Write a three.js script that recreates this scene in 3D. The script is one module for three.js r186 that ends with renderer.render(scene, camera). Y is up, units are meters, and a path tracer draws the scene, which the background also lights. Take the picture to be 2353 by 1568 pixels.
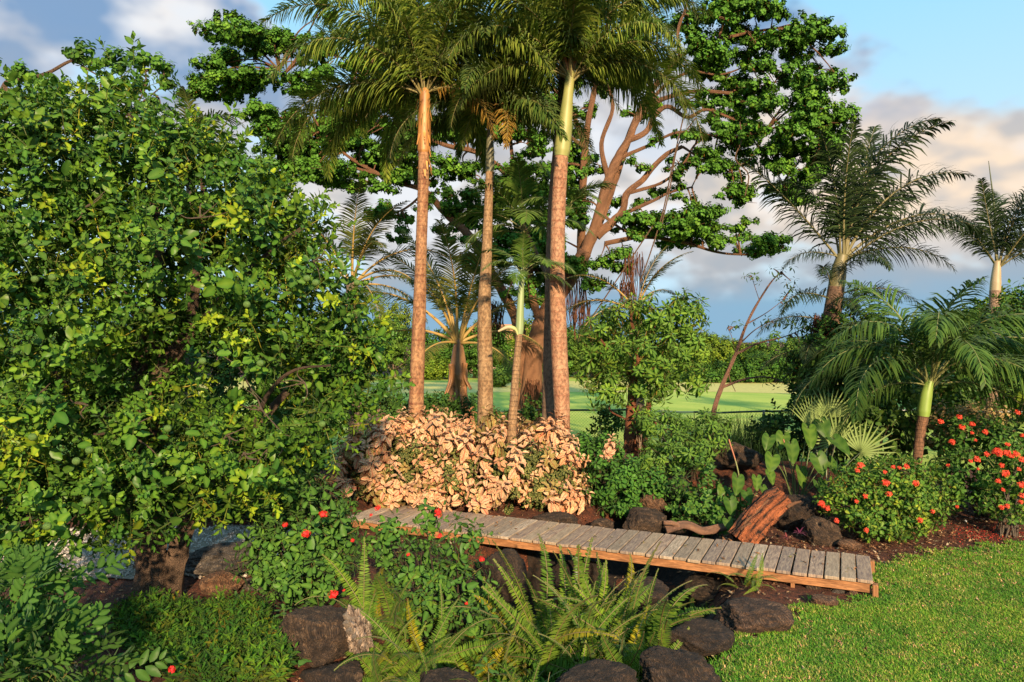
import * as THREE from 'three';
import { mergeGeometries } from 'three/addons/utils/BufferGeometryUtils.js';
import { createNoise2D, createNoise3D } from 'simplex-noise';

// ---------- camera, exposure ----------
const CAM_H = 2.9, FOCAL = 1681, CX = 1176.5, CY = 784;   // focal length and centre in units of a 2353 x 1568 picture
const scene = new THREE.Scene();
const camera = new THREE.PerspectiveCamera(50.0, 1024 / 682, 0.1, 3000);
camera.position.set(0, CAM_H, 0);
camera.lookAt(0, CAM_H, -10);
const renderer = new THREE.WebGLRenderer({ antialias: true });
renderer.toneMapping = THREE.LinearToneMapping;
renderer.toneMappingExposure = 1.75;
renderer.shadowMap.enabled = true;

// ---------- random numbers and noise ----------
function rng(seed) { let s = seed >>> 0; return () => { s = (s + 0x6d2b79f5) | 0; let t = Math.imul(s ^ (s >>> 15), 1 | s); t = (t + Math.imul(t ^ (t >>> 7), 61 | t)) ^ t; return ((t ^ (t >>> 14)) >>> 0) / 4294967296; }; }
const noise2 = createNoise2D(rng(11)), noise3 = createNoise3D(rng(12));
const clamp = (x, a, b) => Math.min(b, Math.max(a, x)), lerp = (a, b, t) => a + (b - a) * t;
const smooth = (a, b, x) => { const t = clamp((x - a) / (b - a), 0, 1); return t * t * (3 - 2 * t); };
const fbm2 = (x, y, o = 4) => { let s = 0, a = 0.5; for (let i = 0; i < o; i++) { s += a * noise2(x, y); x = x * 2.03 + 17.1; y = y * 2.03 - 9.7; a *= 0.5; } return s; };
const fbm3 = (x, y, z, o = 4) => { let s = 0, a = 0.5; for (let i = 0; i < o; i++) { s += a * noise3(x, y, z); x = x * 2.03 + 7.1; y = y * 2.03 - 3.7; z = z * 2.03 + 1.3; a *= 0.5; } return s; };
const V = (x, y, z) => new THREE.Vector3(x, y, z);
const W = (px, py, d) => V((px - CX) / FOCAL * d, CAM_H - (py - CY) / FOCAL * d, -d);   // a place at a depth of d metres

// ---------- sky ----------
{
  const w = 2048, h = 1024, data = new Float32Array(w * h * 4), lin = (c) => c.map((x) => Math.pow(x / 255, 2.2));
  const clear = lin([128, 196, 236]), haze = lin([186, 216, 232]), slate = lin([108, 140, 178]), white = lin([214, 216, 220]), peach = lin([232, 208, 182]), low = lin([108, 148, 176]), grey = lin([160, 164, 170]);
  const mix = (a, b, t) => a.map((x, i) => x + (b[i] - x) * t);
  for (let j = 0; j < h; j++) {
    const el = ((j + 0.5) / h - 0.5) * Math.PI, y = Math.sin(el);
    if (el < -0.02) { for (let i = 0; i < w; i++) data.set([low[0] * 0.74, low[1] * 0.74, low[2] * 0.74, 1], (j * w + i) * 4); continue; }
    for (let i = 0; i < w; i++) {
      const ro = ((i + 0.5) / w - 0.5) * 2 * Math.PI, x = Math.cos(ro) * Math.cos(el), z = Math.sin(ro) * Math.cos(el);
      const e = Math.max(el, 0) * 180 / Math.PI;
      let c = mix(haze, clear, smooth(4, 34, e));
      // banks of cloud: large masses, each breaking up towards its edge
      const k = 1 / (Math.max(y, 0) + 0.28);
      const big = fbm3(x * 1.5 + 3.1, y * 2.6 + 0.4, z * 1.5 - 1.2, 3), mid = 0.7 * fbm3(x * 4.2, y * 8 + 5, z * 4.2, 5) + 0.55 * fbm3(x * 11, y * 21 + 3, z * 11, 4), fine = fbm3(x * k * 3, 7.7, z * k * 3, 5);
      const az = Math.atan2(x, -z) * 180 / Math.PI;               // 0 ahead, positive to the right
      const bank = (a0, e0, ra, re) => Math.exp(-((((az - a0 + 540) % 360 - 180) / ra) ** 2) - ((e - e0) / re) ** 2);
      const wisp = fbm3(x * 9, y * 26 + 2, z * 9, 4);
      let m = 0.38 + big * 0.9 + mid * 0.5 + 0.7 * bank(8, 9, 26, 11) + 0.5 * bank(-34, 22, 26, 8) + 0.35 * bank(31, 12, 9, 5) - 0.6 * bank(33, 23, 11, 9) - 0.4 * bank(-24, 19, 6, 6);
      m = smooth(0.34, 0.7, m + 0.2 * wisp);
      let cloud = mix(white, peach, clamp(0.35 + mid * 1.4 + 0.7 * bank(26, 13, 9, 8) + 0.35 * bank(34, 9, 8, 6), 0, 1) * smooth(30, 12, e));
      cloud = mix(cloud, slate, clamp(smooth(11, 20, e) * (0.6 + fine * 1.2 + mid * 0.9) + 0.5 * bank(-33, 21, 12, 7) - 0.4 * bank(-26, 24, 5, 9), 0, 0.95));
      cloud = mix(cloud, grey, clamp(0.3 + 1.6 * mid + 0.6 * wisp - 0.5 * bank(27, 12, 10, 9), 0, 0.75) * smooth(22, 12, e));
      cloud = mix(cloud, grey, clamp(smooth(9.5, 5, e) * (0.85 + mid), 0, 1));
      c = mix(c, cloud, m * 0.96);
      c = mix(c, low, smooth(5.6 + mid * 2.2, 2.4, e) * 0.9);
      const o = (j * w + i) * 4;
      for (let q = 0; q < 3; q++) data[o + q] = c[q] * 0.74;
      data[o + 3] = 1;
    }
  }
  const t = new THREE.DataTexture(data, w, h, THREE.RGBAFormat, THREE.FloatType);
  t.mapping = THREE.EquirectangularReflectionMapping; t.magFilter = t.minFilter = THREE.LinearFilter; t.needsUpdate = true;
  scene.background = t; scene.environment = t;
}
// ---------- sun: low, behind the camera ----------
const sunDir = V(0.2, 0.41, 0.89).normalize();
const sun = new THREE.DirectionalLight(new THREE.Color(1, 0.73, 0.45), 5.0);
sun.position.copy(sunDir).multiplyScalar(60); sun.target.position.set(0, 0, -12);
sun.castShadow = true; sun.shadow.mapSize.set(4096, 4096); sun.shadow.radius = 3;
Object.assign(sun.shadow.camera, { left: -40, right: 40, top: 30, bottom: -30, near: 1, far: 160 });
scene.add(sun, sun.target);

// ---------- naming ----------
const taken = new Map();
function numbered(name) { const n = taken.get(name) ?? 0; taken.set(name, n + 1); return n ? name + '_' + String(n).padStart(3, '0') : name; }
function tag(o, label, category, group, kind) { Object.assign(o.userData, { label, category }); if (group) o.userData.group = group; if (kind) o.userData.kind = kind; return o; }
function thing(name, label, category, p, group) { const o = new THREE.Group(); o.name = numbered(name); o.position.copy(p); scene.add(o); return tag(o, label, category, group); }
function part(name, geo, mat, parent, at) { const o = new THREE.Mesh(geo, mat); o.name = name; if (at) o.position.copy(at); parent.add(o); return o; }
function structure(name, geo, mat, label, category) { const o = new THREE.Mesh(geo, mat); o.name = numbered(name); o.userData.kind = 'structure'; o.userData.label = label; o.userData.category = category; scene.add(o); return o; }

// ---------- geometry collector ----------
class GB {
  constructor() { this.p = []; this.c = []; this.u = []; this.i = []; }
  v(x, y, z, c, u = 0, v = 0) { this.p.push(x, y, z); this.c.push(c[0], c[1], c[2]); this.u.push(u, v); return this.p.length / 3 - 1; }
  t(a, b, c) { this.i.push(a, b, c); }
  q(a, b, c, d) { this.i.push(a, b, c, a, c, d); }
  geo() {
    const g = new THREE.BufferGeometry();
    g.setAttribute('position', new THREE.Float32BufferAttribute(this.p, 3)); g.setAttribute('color', new THREE.Float32BufferAttribute(this.c, 3)); g.setAttribute('uv', new THREE.Float32BufferAttribute(this.u, 2));
    g.setIndex(this.i); g.computeVertexNormals(); return g;
  }
  add(g, m, tint = [1, 1, 1]) {   // another geometry, moved
    const p = g.attributes.position, c = g.attributes.color, u = g.attributes.uv, o = this.p.length / 3, q = V(0, 0, 0);
    for (let k = 0; k < p.count; k++) { q.fromBufferAttribute(p, k).applyMatrix4(m); this.p.push(q.x, q.y, q.z); this.c.push(c.getX(k) * tint[0], c.getY(k) * tint[1], c.getZ(k) * tint[2]); this.u.push(u.getX(k), u.getY(k)); }
    for (const k of g.index.array) this.i.push(k + o);
  }
  // a tube along points; rad(t) in metres; col(t, angle) linear rgb; bump(t, angle, metres along) scales the radius
  tube(pts, rad, sides, col, { bump, cap = true, us = 1 } = {}) {
    const n = pts.length, T = [], o = this.p.length / 3; let len = 0, N = null;
    for (let k = 0; k < n; k++) T.push(pts[Math.min(k + 1, n - 1)].clone().sub(pts[Math.max(k - 1, 0)]).normalize());
    for (let k = 0; k < n; k++) {
      if (k) len += pts[k].distanceTo(pts[k - 1]);
      if (!N) N = Math.abs(T[0].y) < 0.9 ? V(0, 1, 0) : V(1, 0, 0);
      N = N.clone().sub(T[k].clone().multiplyScalar(N.dot(T[k]))).normalize();
      const B = T[k].clone().cross(N), t = k / (n - 1);
      for (let s = 0; s <= sides; s++) {
        const a = s % sides / sides * 2 * Math.PI, r = rad(t) * (bump ? bump(t, a, len) : 1), ca = Math.cos(a) * r, sa = Math.sin(a) * r;
        this.v(pts[k].x + N.x * ca + B.x * sa, pts[k].y + N.y * ca + B.y * sa, pts[k].z + N.z * ca + B.z * sa, col(t, a, len), s / sides * us, len);
      }
    }
    for (let k = 0; k < n - 1; k++) for (let s = 0; s < sides; s++) { const a = o + k * (sides + 1) + s, b = a + sides + 1; this.q(a, a + 1, b + 1, b); }
    if (cap) { const e = o + (n - 1) * (sides + 1), m = this.v(pts[n - 1].x, pts[n - 1].y, pts[n - 1].z, col(1, 0, len)); for (let s = 0; s < sides; s++) this.t(e + s, e + s + 1, m); }
    return this;
  }
}
const smoothPath = (pts, n) => new THREE.CatmullRomCurve3(pts, false, 'centripetal').getPoints(n);
const Z3 = V(0, 0, 0);
function basis(pos, dir, up, s = 1) {   // +Z along dir, +Y near up
  const z = dir.clone().normalize(); let x = up.clone().cross(z); if (x.lengthSq() < 1e-5) x = V(1, 0, 0.2).cross(z); x.normalize();
  return new THREE.Matrix4().makeBasis(x, z.clone().cross(x), z).scale(V(s, s, s)).setPosition(pos);
}
const sphereDir = (r) => { const y = r() * 2 - 1, a = r() * 6.2832, q = Math.sqrt(1 - y * y); return V(q * Math.cos(a), y, q * Math.sin(a)); };

// ---------- materials ----------
const vc = (o = {}) => new THREE.MeshStandardMaterial({ vertexColors: true, roughness: 0.85, side: THREE.DoubleSide, ...o });
const leafMat = (tint = [1, 1, 1], { coat = 0.35, through = 0.3, map, raw } = {}) => { const m = new THREE.MeshPhysicalMaterial({ vertexColors: true, roughness: 1, specularIntensity: 0.3, clearcoat: coat * 0.5, clearcoatRoughness: 0.36, transmission: through, thickness: 0, side: THREE.DoubleSide }); if (raw) m.color.setRGB(...tint); else m.color.setRGB(tint[0] * 1.0, tint[1] * 1.12, tint[2] * 0.55); if (map) m.map = map; return m; };
function canvasTexture(w, h, draw, srgb = true) { const c = document.createElement('canvas'); c.width = w; c.height = h; draw(c.getContext('2d'), w, h); const t = new THREE.CanvasTexture(c); t.wrapS = t.wrapT = THREE.RepeatWrapping; if (srgb) t.colorSpace = THREE.SRGBColorSpace; return t; }
function dataTexture(w, h, f, srgb = true) {
  const d = new Uint8Array(w * h * 4);
  for (let j = 0; j < h; j++) for (let i = 0; i < w; i++) { const c = f(i / w, j / h), o = (j * w + i) * 4; d[o] = clamp(c[0], 0, 1) * 255; d[o + 1] = clamp(c[1], 0, 1) * 255; d[o + 2] = clamp(c[2], 0, 1) * 255; d[o + 3] = 255; }
  const t = new THREE.DataTexture(d, w, h); t.wrapS = t.wrapT = THREE.RepeatWrapping; t.magFilter = THREE.LinearFilter; if (srgb) t.colorSpace = THREE.SRGBColorSpace; t.needsUpdate = true; return t;
}
// tiling noise on the unit square
const tile = (u, v, f, o = 4, s = 0) => { const a = u * 6.28318, b = v * 6.28318, q = f / 6.28318; return fbm3(Math.cos(a) * q + s, Math.sin(a) * q + Math.cos(b) * q, Math.sin(b) * q - s, o); };
const grain = dataTexture(512, 512, (u, v) => { const n = 0.5 + 0.9 * tile(u, v, 24, 5, 3); return [n, n, n]; }, false);
const fleck = dataTexture(512, 512, (u, v) => { const n = tile(u, v, 40, 5, 41), f = tile(u, v, 130, 3, 43), k = clamp(0.72 + n * 0.75 + f * 0.55, 0.18, 1); return [k, k * 0.985, k * 0.96]; });
const scar = dataTexture(256, 512, (u, v) => { const n = tile(u, v, 14, 5, 51), f = tile(u, v, 70, 3, 53), l = tile(u, v, 22, 4, 57), k = clamp(0.86 + n * 0.32 + f * 0.28, 0.4, 1), w = smooth(0.26, 0.44, l) * 0.6; return [lerp(k, 0.95, w), lerp(k * 0.98, 0.96, w), lerp(k * 0.95, 0.9, w)]; });
// ---------- leaves ----------
const PROFILE = {
  ovate: (t) => Math.pow(Math.sin(Math.PI * Math.pow(t, 0.68)), 1.3),
  lance: (t) => Math.pow(Math.sin(Math.PI * Math.pow(t, 0.9)), 0.95),
  oblong: (t) => Math.pow(Math.sin(Math.PI * Math.pow(t, 1.15)), 0.7),
  heart: (t) => t < 0.18 ? 0.55 + 2.5 * t : Math.pow(Math.max(0, 1 - (t - 0.18) / 0.82), 0.75),
  strap: (t) => Math.min(1, t * 6) * Math.pow(1 - t, 0.5) * 1.2,
};
// tip along +Z, upper face +Y; fold lifts the edges, curl bends the tip down
function leafGeo({ L = 0.12, Wd = 0.055, shape = 'ovate', seg = 4, fold = 0.25, curl = 0.25, wave = 0, col = [0.06, 0.13, 0.025], rib = [0.11, 0.19, 0.05], stalk = 0.06, uv }) {
  const g = new GB(), f = PROFILE[shape];
  let prev = null;
  for (let k = 0; k <= seg; k++) {
    const t = k / seg, a = curl * t * 1.6, z = L * (stalk + (1 - stalk) * t) * (1 - 0.25 * curl * t * t), y = -L * curl * t * t * 0.7, w = k === 0 ? (shape === 'heart' ? 0.5 : 0.0) : f(t), h = w * Wd / 2;
    const row = [g.v(0, y, z, rib, 0.5, t)];
    if (k === 0 && shape !== 'heart') { prev = row; continue; }
    if (k === seg) { g.t(prev[1], prev[0], row[0]); g.t(prev[0], prev[2], row[0]); break; }
    const up = Math.cos(a) * h * fold, wv = wave ? Math.sin(k * 2.4) * wave * L : 0;
    row.push(g.v(-h, y + up + wv, z - Math.sin(a) * 0, col, 0.5 - w / 2, t), g.v(h, y + up - wv, z, col, 0.5 + w / 2, t));
    if (!prev) { prev = row; continue; }
    if (prev.length === 1) { g.t(prev[0], row[1], row[0]); g.t(prev[0], row[0], row[2]); }
    else { g.q(prev[1], row[1], row[0], prev[0]); g.q(prev[0], row[0], row[2], prev[2]); }
    prev = row;
  }
  return g.geo();
}
// ---------- sprigs: [{ m, tone, v }] along a shoot that rises from the origin along +Y ----------
function alternate(r, { n = 12, len = 0.24, lo = 1.25, hi = 0.5, s0 = 1, s1 = 0.6, droop = 0.15, kinds = 2 }) {
  const out = [];
  for (let i = 0; i < n; i++) {
    const t = (i + 0.5) / n, az = i * 2.399 + r() * 0.5, a = lerp(lo, hi, t) + (r() - 0.5) * 0.5, d = V(Math.sin(a) * Math.cos(az), Math.cos(a) - droop * (1 - t) - r() * droop, Math.sin(a) * Math.sin(az));
    out.push({ m: basis(V(0, len * t, 0), d, V((r() - 0.5) * 0.9, 1, (r() - 0.5) * 0.9), lerp(s0, s1, t) * (0.8 + r() * 0.4)), tone: 0.75 + r() * 0.5, v: Math.floor(r() * kinds) });
  }
  return out;
}
function rosette(r, { n = 12, len = 0.06, top = 0.9, bottom = -0.7, s0 = 1, s1 = 0.5, kinds = 2 }) {
  const out = [];
  for (let i = 0; i < n; i++) {
    const t = i / Math.max(1, n - 1), az = i * 2.399 + (r() - 0.5) * 0.4, e = lerp(bottom, top, Math.pow(t, 1.2)) + (r() - 0.5) * 0.3, d = V(Math.cos(e) * Math.cos(az), Math.sin(e), Math.cos(e) * Math.sin(az));
    out.push({ m: basis(V(d.x * 0.008, len * t, d.z * 0.008), d, V(d.x * 0.6, 1, d.z * 0.6), lerp(s0, s1, t) * (0.85 + r() * 0.3)), tone: 0.8 + r() * 0.4, v: Math.floor(r() * kinds) });
  }
  return out;
}
function sprigGeo(items, geos, twig) {
  const g = new GB();
  for (const l of items) g.add(geos[l.v % geos.length], l.m, [l.tone, l.tone, l.tone]);
  if (twig) g.tube([V(0, -twig.back, 0), V(0.01, 0, 0), V(0, twig.len, 0.01)], () => twig.r, 4, () => twig.col, { cap: false });
  return g.geo();
}
// ---------- crowns: points on and in lumpy ellipsoids ----------
const lobe = (px, py, rx, ry, d, rd) => ({ c: W(px, py, d), r: V(rx / FOCAL * d, ry / FOCAL * d, rd ?? rx / FOCAL * d) });
const lobeAt = (x, y, z, rx, ry, rz) => ({ c: V(x, y, z), r: V(rx, ry, rz) });
function crownPoints(lobes, count, r, { fill = 0.45, lift = 0.35, ground = -9, bottom = true, rough = 0.18 } = {}) {
  const area = lobes.map((l) => l.r.x * l.r.y + l.r.y * l.r.z + l.r.x * l.r.z), total = area.reduce((a, b) => a + b), out = [];
  lobes.forEach((l, k) => {
    const n = Math.round(count * area[k] / total);
    for (let i = 0, tries = 0; i < n && tries < n * 6; tries++) {
      const d = sphereDir(r), q = (1 - fill * r() * r()) * (1 + rough * noise3(d.x * 2.2 + k * 3, d.y * 2.2, d.z * 2.2));
      if (!bottom && d.y < -0.3 && r() < 0.7) continue;
      const p = V(l.c.x + d.x * l.r.x * q, l.c.y + d.y * l.r.y * q, l.c.z + d.z * l.r.z * q);
      if (p.y < ground) continue;
      if (lobes.some((m, j) => j !== k && ((p.x - m.c.x) / m.r.x) ** 2 + ((p.y - m.c.y) / m.r.y) ** 2 + ((p.z - m.c.z) / m.r.z) ** 2 < 0.5)) { i += 0.5; continue; }
      const o = V(d.x / l.r.x, d.y / l.r.y, d.z / l.r.z).normalize(); o.y += lift; o.normalize();
      out.push({ p, out: o }); i++;
    }
  });
  return out;
}
const camPos = V(0, CAM_H, 0);
/* leaves of a thing: the sprigs that show largest are split into single leaves, the others are one mass.
   points: [{p, out, s?, tint?}] in world space; base: world position of the thing */
function leafy(parent, base, points, r, { items, geos, mats, mass, twig, singles = 300, partName = 'leaf', massName = 'foliage', scale = [0.8, 1.25], spread = 0.5, tint }) {
  const placed = points.map((o) => {
    const dir = o.out.clone().add(sphereDir(r).multiplyScalar(spread)).normalize(), m = basis(Z3, V(r() - 0.5, r() - 0.5, r() - 0.5).normalize(), dir), x = V(0, 0, 0), y = dir, z = V(0, 0, 0);
    x.set(r() - 0.5, r() - 0.5, r() - 0.5).cross(y).normalize(); z.copy(x).cross(y);
    const s = (o.s ?? 1) * lerp(scale[0], scale[1], r());
    m.makeBasis(x, y, z).scale(V(s, s, s)).setPosition(o.p.clone().sub(base));
    const to = camPos.clone().sub(o.p), dist = to.length();
    return { m, tint: o.tint ?? (tint ? tint(o, r) : null), rank: dist * (1 - 0.35 * to.normalize().dot(o.out)) };
  });
  placed.sort((a, b) => a.rank - b.rank);
  const nSprig = Math.min(placed.length, Math.round(singles / items.length));
  for (let k = 0; k < nSprig; k++) for (const l of items) {
    const o = new THREE.Mesh(geos[l.v % geos.length], mats[(k + Math.floor(l.tone * 40)) % mats.length]); o.name = partName;
    o.applyMatrix4(placed[k].m.clone().multiply(l.m)); parent.add(o);
  }
  const rest = placed.slice(nSprig), inst = new THREE.InstancedMesh(sprigGeo(items, geos, twig), mass ?? mats[0], rest.length), c = new THREE.Color();
  rest.forEach((o, k) => { inst.setMatrixAt(k, o.m); const b = 0.8 + r() * 0.4, t = o.tint ?? [1, 1, 1]; inst.setColorAt(k, c.setRGB(b * t[0], b * t[1], b * t[2])); });
  inst.name = massName; inst.userData.kind = 'stuff'; parent.add(inst);
  return placed;
}
// ---------- branches ----------
const barkCol = (a, b, f = 6) => (t, ang, len) => { const n = clamp(0.5 + fbm3(Math.cos(ang) * 1.3, len * f, Math.sin(ang) * 1.3, 3), 0, 1); return [lerp(a[0], b[0], n), lerp(a[1], b[1], n), lerp(a[2], b[2], n)]; };
function branchGeo(pts, r0, r1, sides, col, { seg, knob = 0.12, pow = 1 } = {}) {
  const path = smoothPath(pts, seg ?? pts.length * 5), off = pts[0].x * 3.1 + pts[0].y;
  return new GB().tube(path, (t) => lerp(r0, r1, Math.pow(t, pow)), sides, col, { bump: (t, a, len) => 1 + knob * fbm3(Math.cos(a) * 0.9 + off, len * 1.6, Math.sin(a) * 0.9, 3) * 1.6 }).geo();
}
// ---------- palms ----------
// a frond in the YZ plane: leaves the origin at elevation e0, ends at e1 (radians)
function frondGeo(r, { len = 2.6, e0 = 1, e1 = -0.9, bend = 1.3, n = 60, leafL = 0.5, leafW = 0.03, plume = 0.4, fwd = 0.6, hang = 0.5, bare = 0.12, col = [0.09, 0.13, 0.03], col2 = [0.13, 0.17, 0.04], rib = [0.2, 0.17, 0.06], r0 = 0.022, tipShort = 0.45, side = 0 }) {
  const pts = [V(0, 0, 0)], tan = [], N = 24;
  let x = 0;
  for (let k = 0; k < N; k++) { const t = k / N, e = lerp(e0, e1, Math.pow(t, bend)), st = len / N; x += side * st * t * 0.8; const d = V(0, Math.sin(e), Math.cos(e)); tan.push(d); const q = pts[k].clone().addScaledVector(d, st); q.x = x; pts.push(q); }
  tan.push(tan[N - 1]);
  const stem = new GB().tube(pts, (t) => lerp(r0, 0.004, Math.pow(t, 0.7)), 5, () => rib).geo();
  const g = new GB();
  for (let k = 0; k < n; k++) for (const sd of [-1, 1]) {
    const t = bare + (1 - bare) * (k + 0.5 + (r() - 0.5) * 0.6) / n, f = clamp(t, 0, 0.999) * N, i = Math.floor(f), p = pts[i].clone().lerp(pts[i + 1], f - i), T = tan[i], U = V(0, T.z, -T.y);
    const L = leafL * (0.55 + 0.45 * Math.sin(Math.PI * Math.min(1, (t - bare) / (1 - bare) * 1.15 + 0.12))) * lerp(1, tipShort, smooth(0.75, 1, t)) * (0.85 + r() * 0.3), w = leafW * (0.8 + r() * 0.4);
    const ro = (r() - 0.5) * 2 * plume, fw = fwd * lerp(0.7, 1.6, t) + (r() - 0.5) * 0.25;
    let d = V(sd * Math.cos(ro), 0, 0).addScaledVector(U, Math.sin(ro)).addScaledVector(T, fw).normalize();
    const c = r() < 0.5 ? col : col2, b = 0.75 + r() * 0.5, cc = [c[0] * b, c[1] * b, c[2] * b], flat = U.clone().cross(d).lengthSq() < 1e-4 ? T : U;
    let prev = null; const q = p.clone(), S = 3;
    for (let s = 0; s <= S; s++) {
      const u = s / S, wd = d.clone().cross(flat).normalize().multiplyScalar(w * 0.5 * (s === 0 ? 0.5 : s === S ? 0 : 1 - 0.35 * u));
      const row = s === S ? [g.v(q.x, q.y, q.z, cc, 0.5, u)] : [g.v(q.x - wd.x, q.y - wd.y, q.z - wd.z, cc, 0, u), g.v(q.x + wd.x, q.y + wd.y, q.z + wd.z, cc, 1, u)];
      if (prev) { if (row.length === 1) g.t(prev[0], prev[1], row[0]); else g.q(prev[0], prev[1], row[1], row[0]); }
      prev = row; q.addScaledVector(d, L / S); d = d.clone().add(V(0, -hang * (0.5 + 0.8 * u) * (0.7 + r() * 0.6), 0)).normalize();
    }
  }
  return { stem, blades: g.geo() };
}
// az: 0 to the right, 90 towards the camera, 180 to the left
function addFrond(parent, at, fr, az, roll, s, stemMat, bladeMat) {
  const o = part('frond', fr.stem, stemMat, parent, at);
  o.rotation.set(0, 0, 0); o.quaternion.setFromEuler(new THREE.Euler(0, Math.PI / 2 - az * Math.PI / 180, 0)).multiply(new THREE.Quaternion().setFromAxisAngle(V(0, 0, 1), roll)); o.scale.setScalar(s);
  // az 0 should point to +x: a frond lies along +Z, so turn it by +90 degrees about Y; az grows towards +z
  const b = part('leaflets', fr.blades, bladeMat, o); b.userData.kind = 'stuff';
  return o;
}
const ringAt = (len, rings) => len / rings + 0.7 * noise2(len * 1.3, rings * 50) + 10;   // scars at uneven distances
function ringTrunk(pts, rad, { sides = 18, rings = 0.09, depth = 0.025, a = [0.26, 0.2, 0.15], b = [0.16, 0.115, 0.085], seg = 340, blotch = 1 } = {}) {
  const path = smoothPath(pts, seg);
  return new GB().tube(path, rad, sides, (t, ang, len) => { const ring = Math.abs((((ringAt(len, rings) + 0.08 * noise2(Math.cos(ang) * 1.5, len * 2)) % 1 + 1) % 1) - 0.5) * 2, n = clamp(0.5 + blotch * fbm3(Math.cos(ang) * 1.5, len * 2.2, Math.sin(ang) * 1.5, 4), 0, 1), st = fbm3(Math.cos(ang) * 6, len * 0.8, Math.sin(ang) * 6, 3), k = clamp(n * 0.9 + st * 0.22 + (0.5 + 0.4 * noise2(len * 3, 7)) * smooth(0.76, 0.94, ring), 0, 1.25); return [lerp(a[0], b[0], k), lerp(a[1], b[1], k), lerp(a[2], b[2], k)]; },
    { bump: (t, ang, len) => { const ring = Math.abs((ringAt(len, rings) % 1 + 1) % 1 - 0.5) * 2; return 1 + depth * smooth(0.75, 0.95, ring) + 0.02 * fbm3(Math.cos(ang), len * 1.1, Math.sin(ang), 3); } }).geo();
}
const shaftGeo = (pts, radii, col, seg = 24, sides = 16) => new GB().tube(smoothPath(pts, seg), (t) => { const f = t * (radii.length - 1), i = Math.min(Math.floor(f), radii.length - 2); return lerp(radii[i], radii[i + 1], f - i); }, sides, col).geo();
// ---------- terrain ----------
const gully = [[-0.6, 3.6, 0.5, 1.5], [0.05, 5.2, 0.6, 1.55], [0.2, 6.6, 0.8, 1.6], [0.9, 9.2, 1.15, 1.95], [1.9, 10.9, 0.75, 1.25], [2.9, 12.2, 0.25, 0.9]];   // x, depth, how deep, half width
function terrain(x, z) {
  const d = -z; let cut = 0;
  for (let k = 0; k < gully.length - 1; k++) {
    const a = gully[k], b = gully[k + 1], ex = b[0] - a[0], ey = b[1] - a[1], t = clamp(((x - a[0]) * ex + (d - a[1]) * ey) / (ex * ex + ey * ey), 0, 1);
    const q = Math.hypot(x - a[0] - ex * t, d - a[1] - ey * t) / lerp(a[3], b[3], t);
    cut = Math.max(cut, lerp(a[2], b[2], t) * smooth(1.05, 0.35, q));
  }
  const rough = fbm2(x * 1.7, d * 1.7, 3), bed = smooth(17, 15.6, d) * smooth(2.5, 5, d);
  const mound = 0.62 * Math.exp(-(((x - 4.4) / 3.2) ** 2) - ((d - 14.0) / 1.5) ** 2) + 0.35 * Math.exp(-(((x + 1) / 3) ** 2) - ((d - 13.4) / 1.2) ** 2);
  return -cut * (1 + 0.25 * rough) + (mound * (1 + 0.2 * rough) + 0.05 * rough * smooth(0.02, 0.2, cut + mound)) * bed;
}
const ground_ = (x, z, up = 0) => V(x, terrain(x, z) + up, z);
// a sheet over the terrain, uv in metres
function sheet(nx, nz, at, up) {
  const g = new THREE.BufferGeometry(), p = [], u = [], ix = [];
  for (let j = 0; j <= nz; j++) for (let i = 0; i <= nx; i++) { const [x, z] = at(i / nx, j / nz); p.push(x, terrain(x, z) + up, z); u.push(x, -z); }
  for (let j = 0; j < nz; j++) for (let i = 0; i < nx; i++) { const a = j * (nx + 1) + i, b = a + nx + 1; ix.push(a, a + 1, b, b, a + 1, b + 1); }
  g.setAttribute('position', new THREE.Float32BufferAttribute(p, 3)); g.setAttribute('uv', new THREE.Float32BufferAttribute(u, 2)); g.setIndex(ix); g.computeVertexNormals();
  if (g.attributes.normal.getY(0) < 0) { for (let k = 0; k < ix.length; k += 3) { const t = ix[k]; ix[k] = ix[k + 1]; ix[k + 1] = t; } g.setIndex(ix); g.computeVertexNormals(); }
  return g;
}
const repeatOf = (t, s) => { const c = t.clone(); c.repeat.set(1 / s, 1 / s); c.needsUpdate = true; return c; };
const soilTex = dataTexture(640, 640, (u, v) => {
  const n = tile(u, v, 14, 5, 1), f = tile(u, v, 90, 4, 5), chip = tile(u * 1, v * 1, 60, 2, 9), k = clamp(0.5 + n * 0.7 + f * 0.6, 0, 1);
  const c = [lerp(0.22, 0.50, k), lerp(0.11, 0.27, k), lerp(0.06, 0.16, k)];
  if (chip > 0.32) { c[0] += 0.2; c[1] += 0.14; c[2] += 0.09; }
  return c;
});
const soilBump = dataTexture(512, 512, (u, v) => { const n = 0.5 + tile(u, v, 60, 5, 2) * 0.9; return [n, n, n]; }, false);
const soilMat = new THREE.MeshStandardMaterial({ map: repeatOf(soilTex, 1.7), bumpMap: repeatOf(soilBump, 0.8), bumpScale: 0.03, roughness: 0.95 });
const warp = (t, near, far) => { const s = t * 2 - 1; return near * s + (far - near) * Math.sign(s) * Math.pow(Math.abs(s), 6); };
structure('ground', sheet(220, 220, (a, b) => [warp(a, 9, 900), -(9.5 + warp(b, 9, 1400))], 0), soilMat, 'brown bark mulch and bare soil of the garden beds', 'soil');

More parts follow.
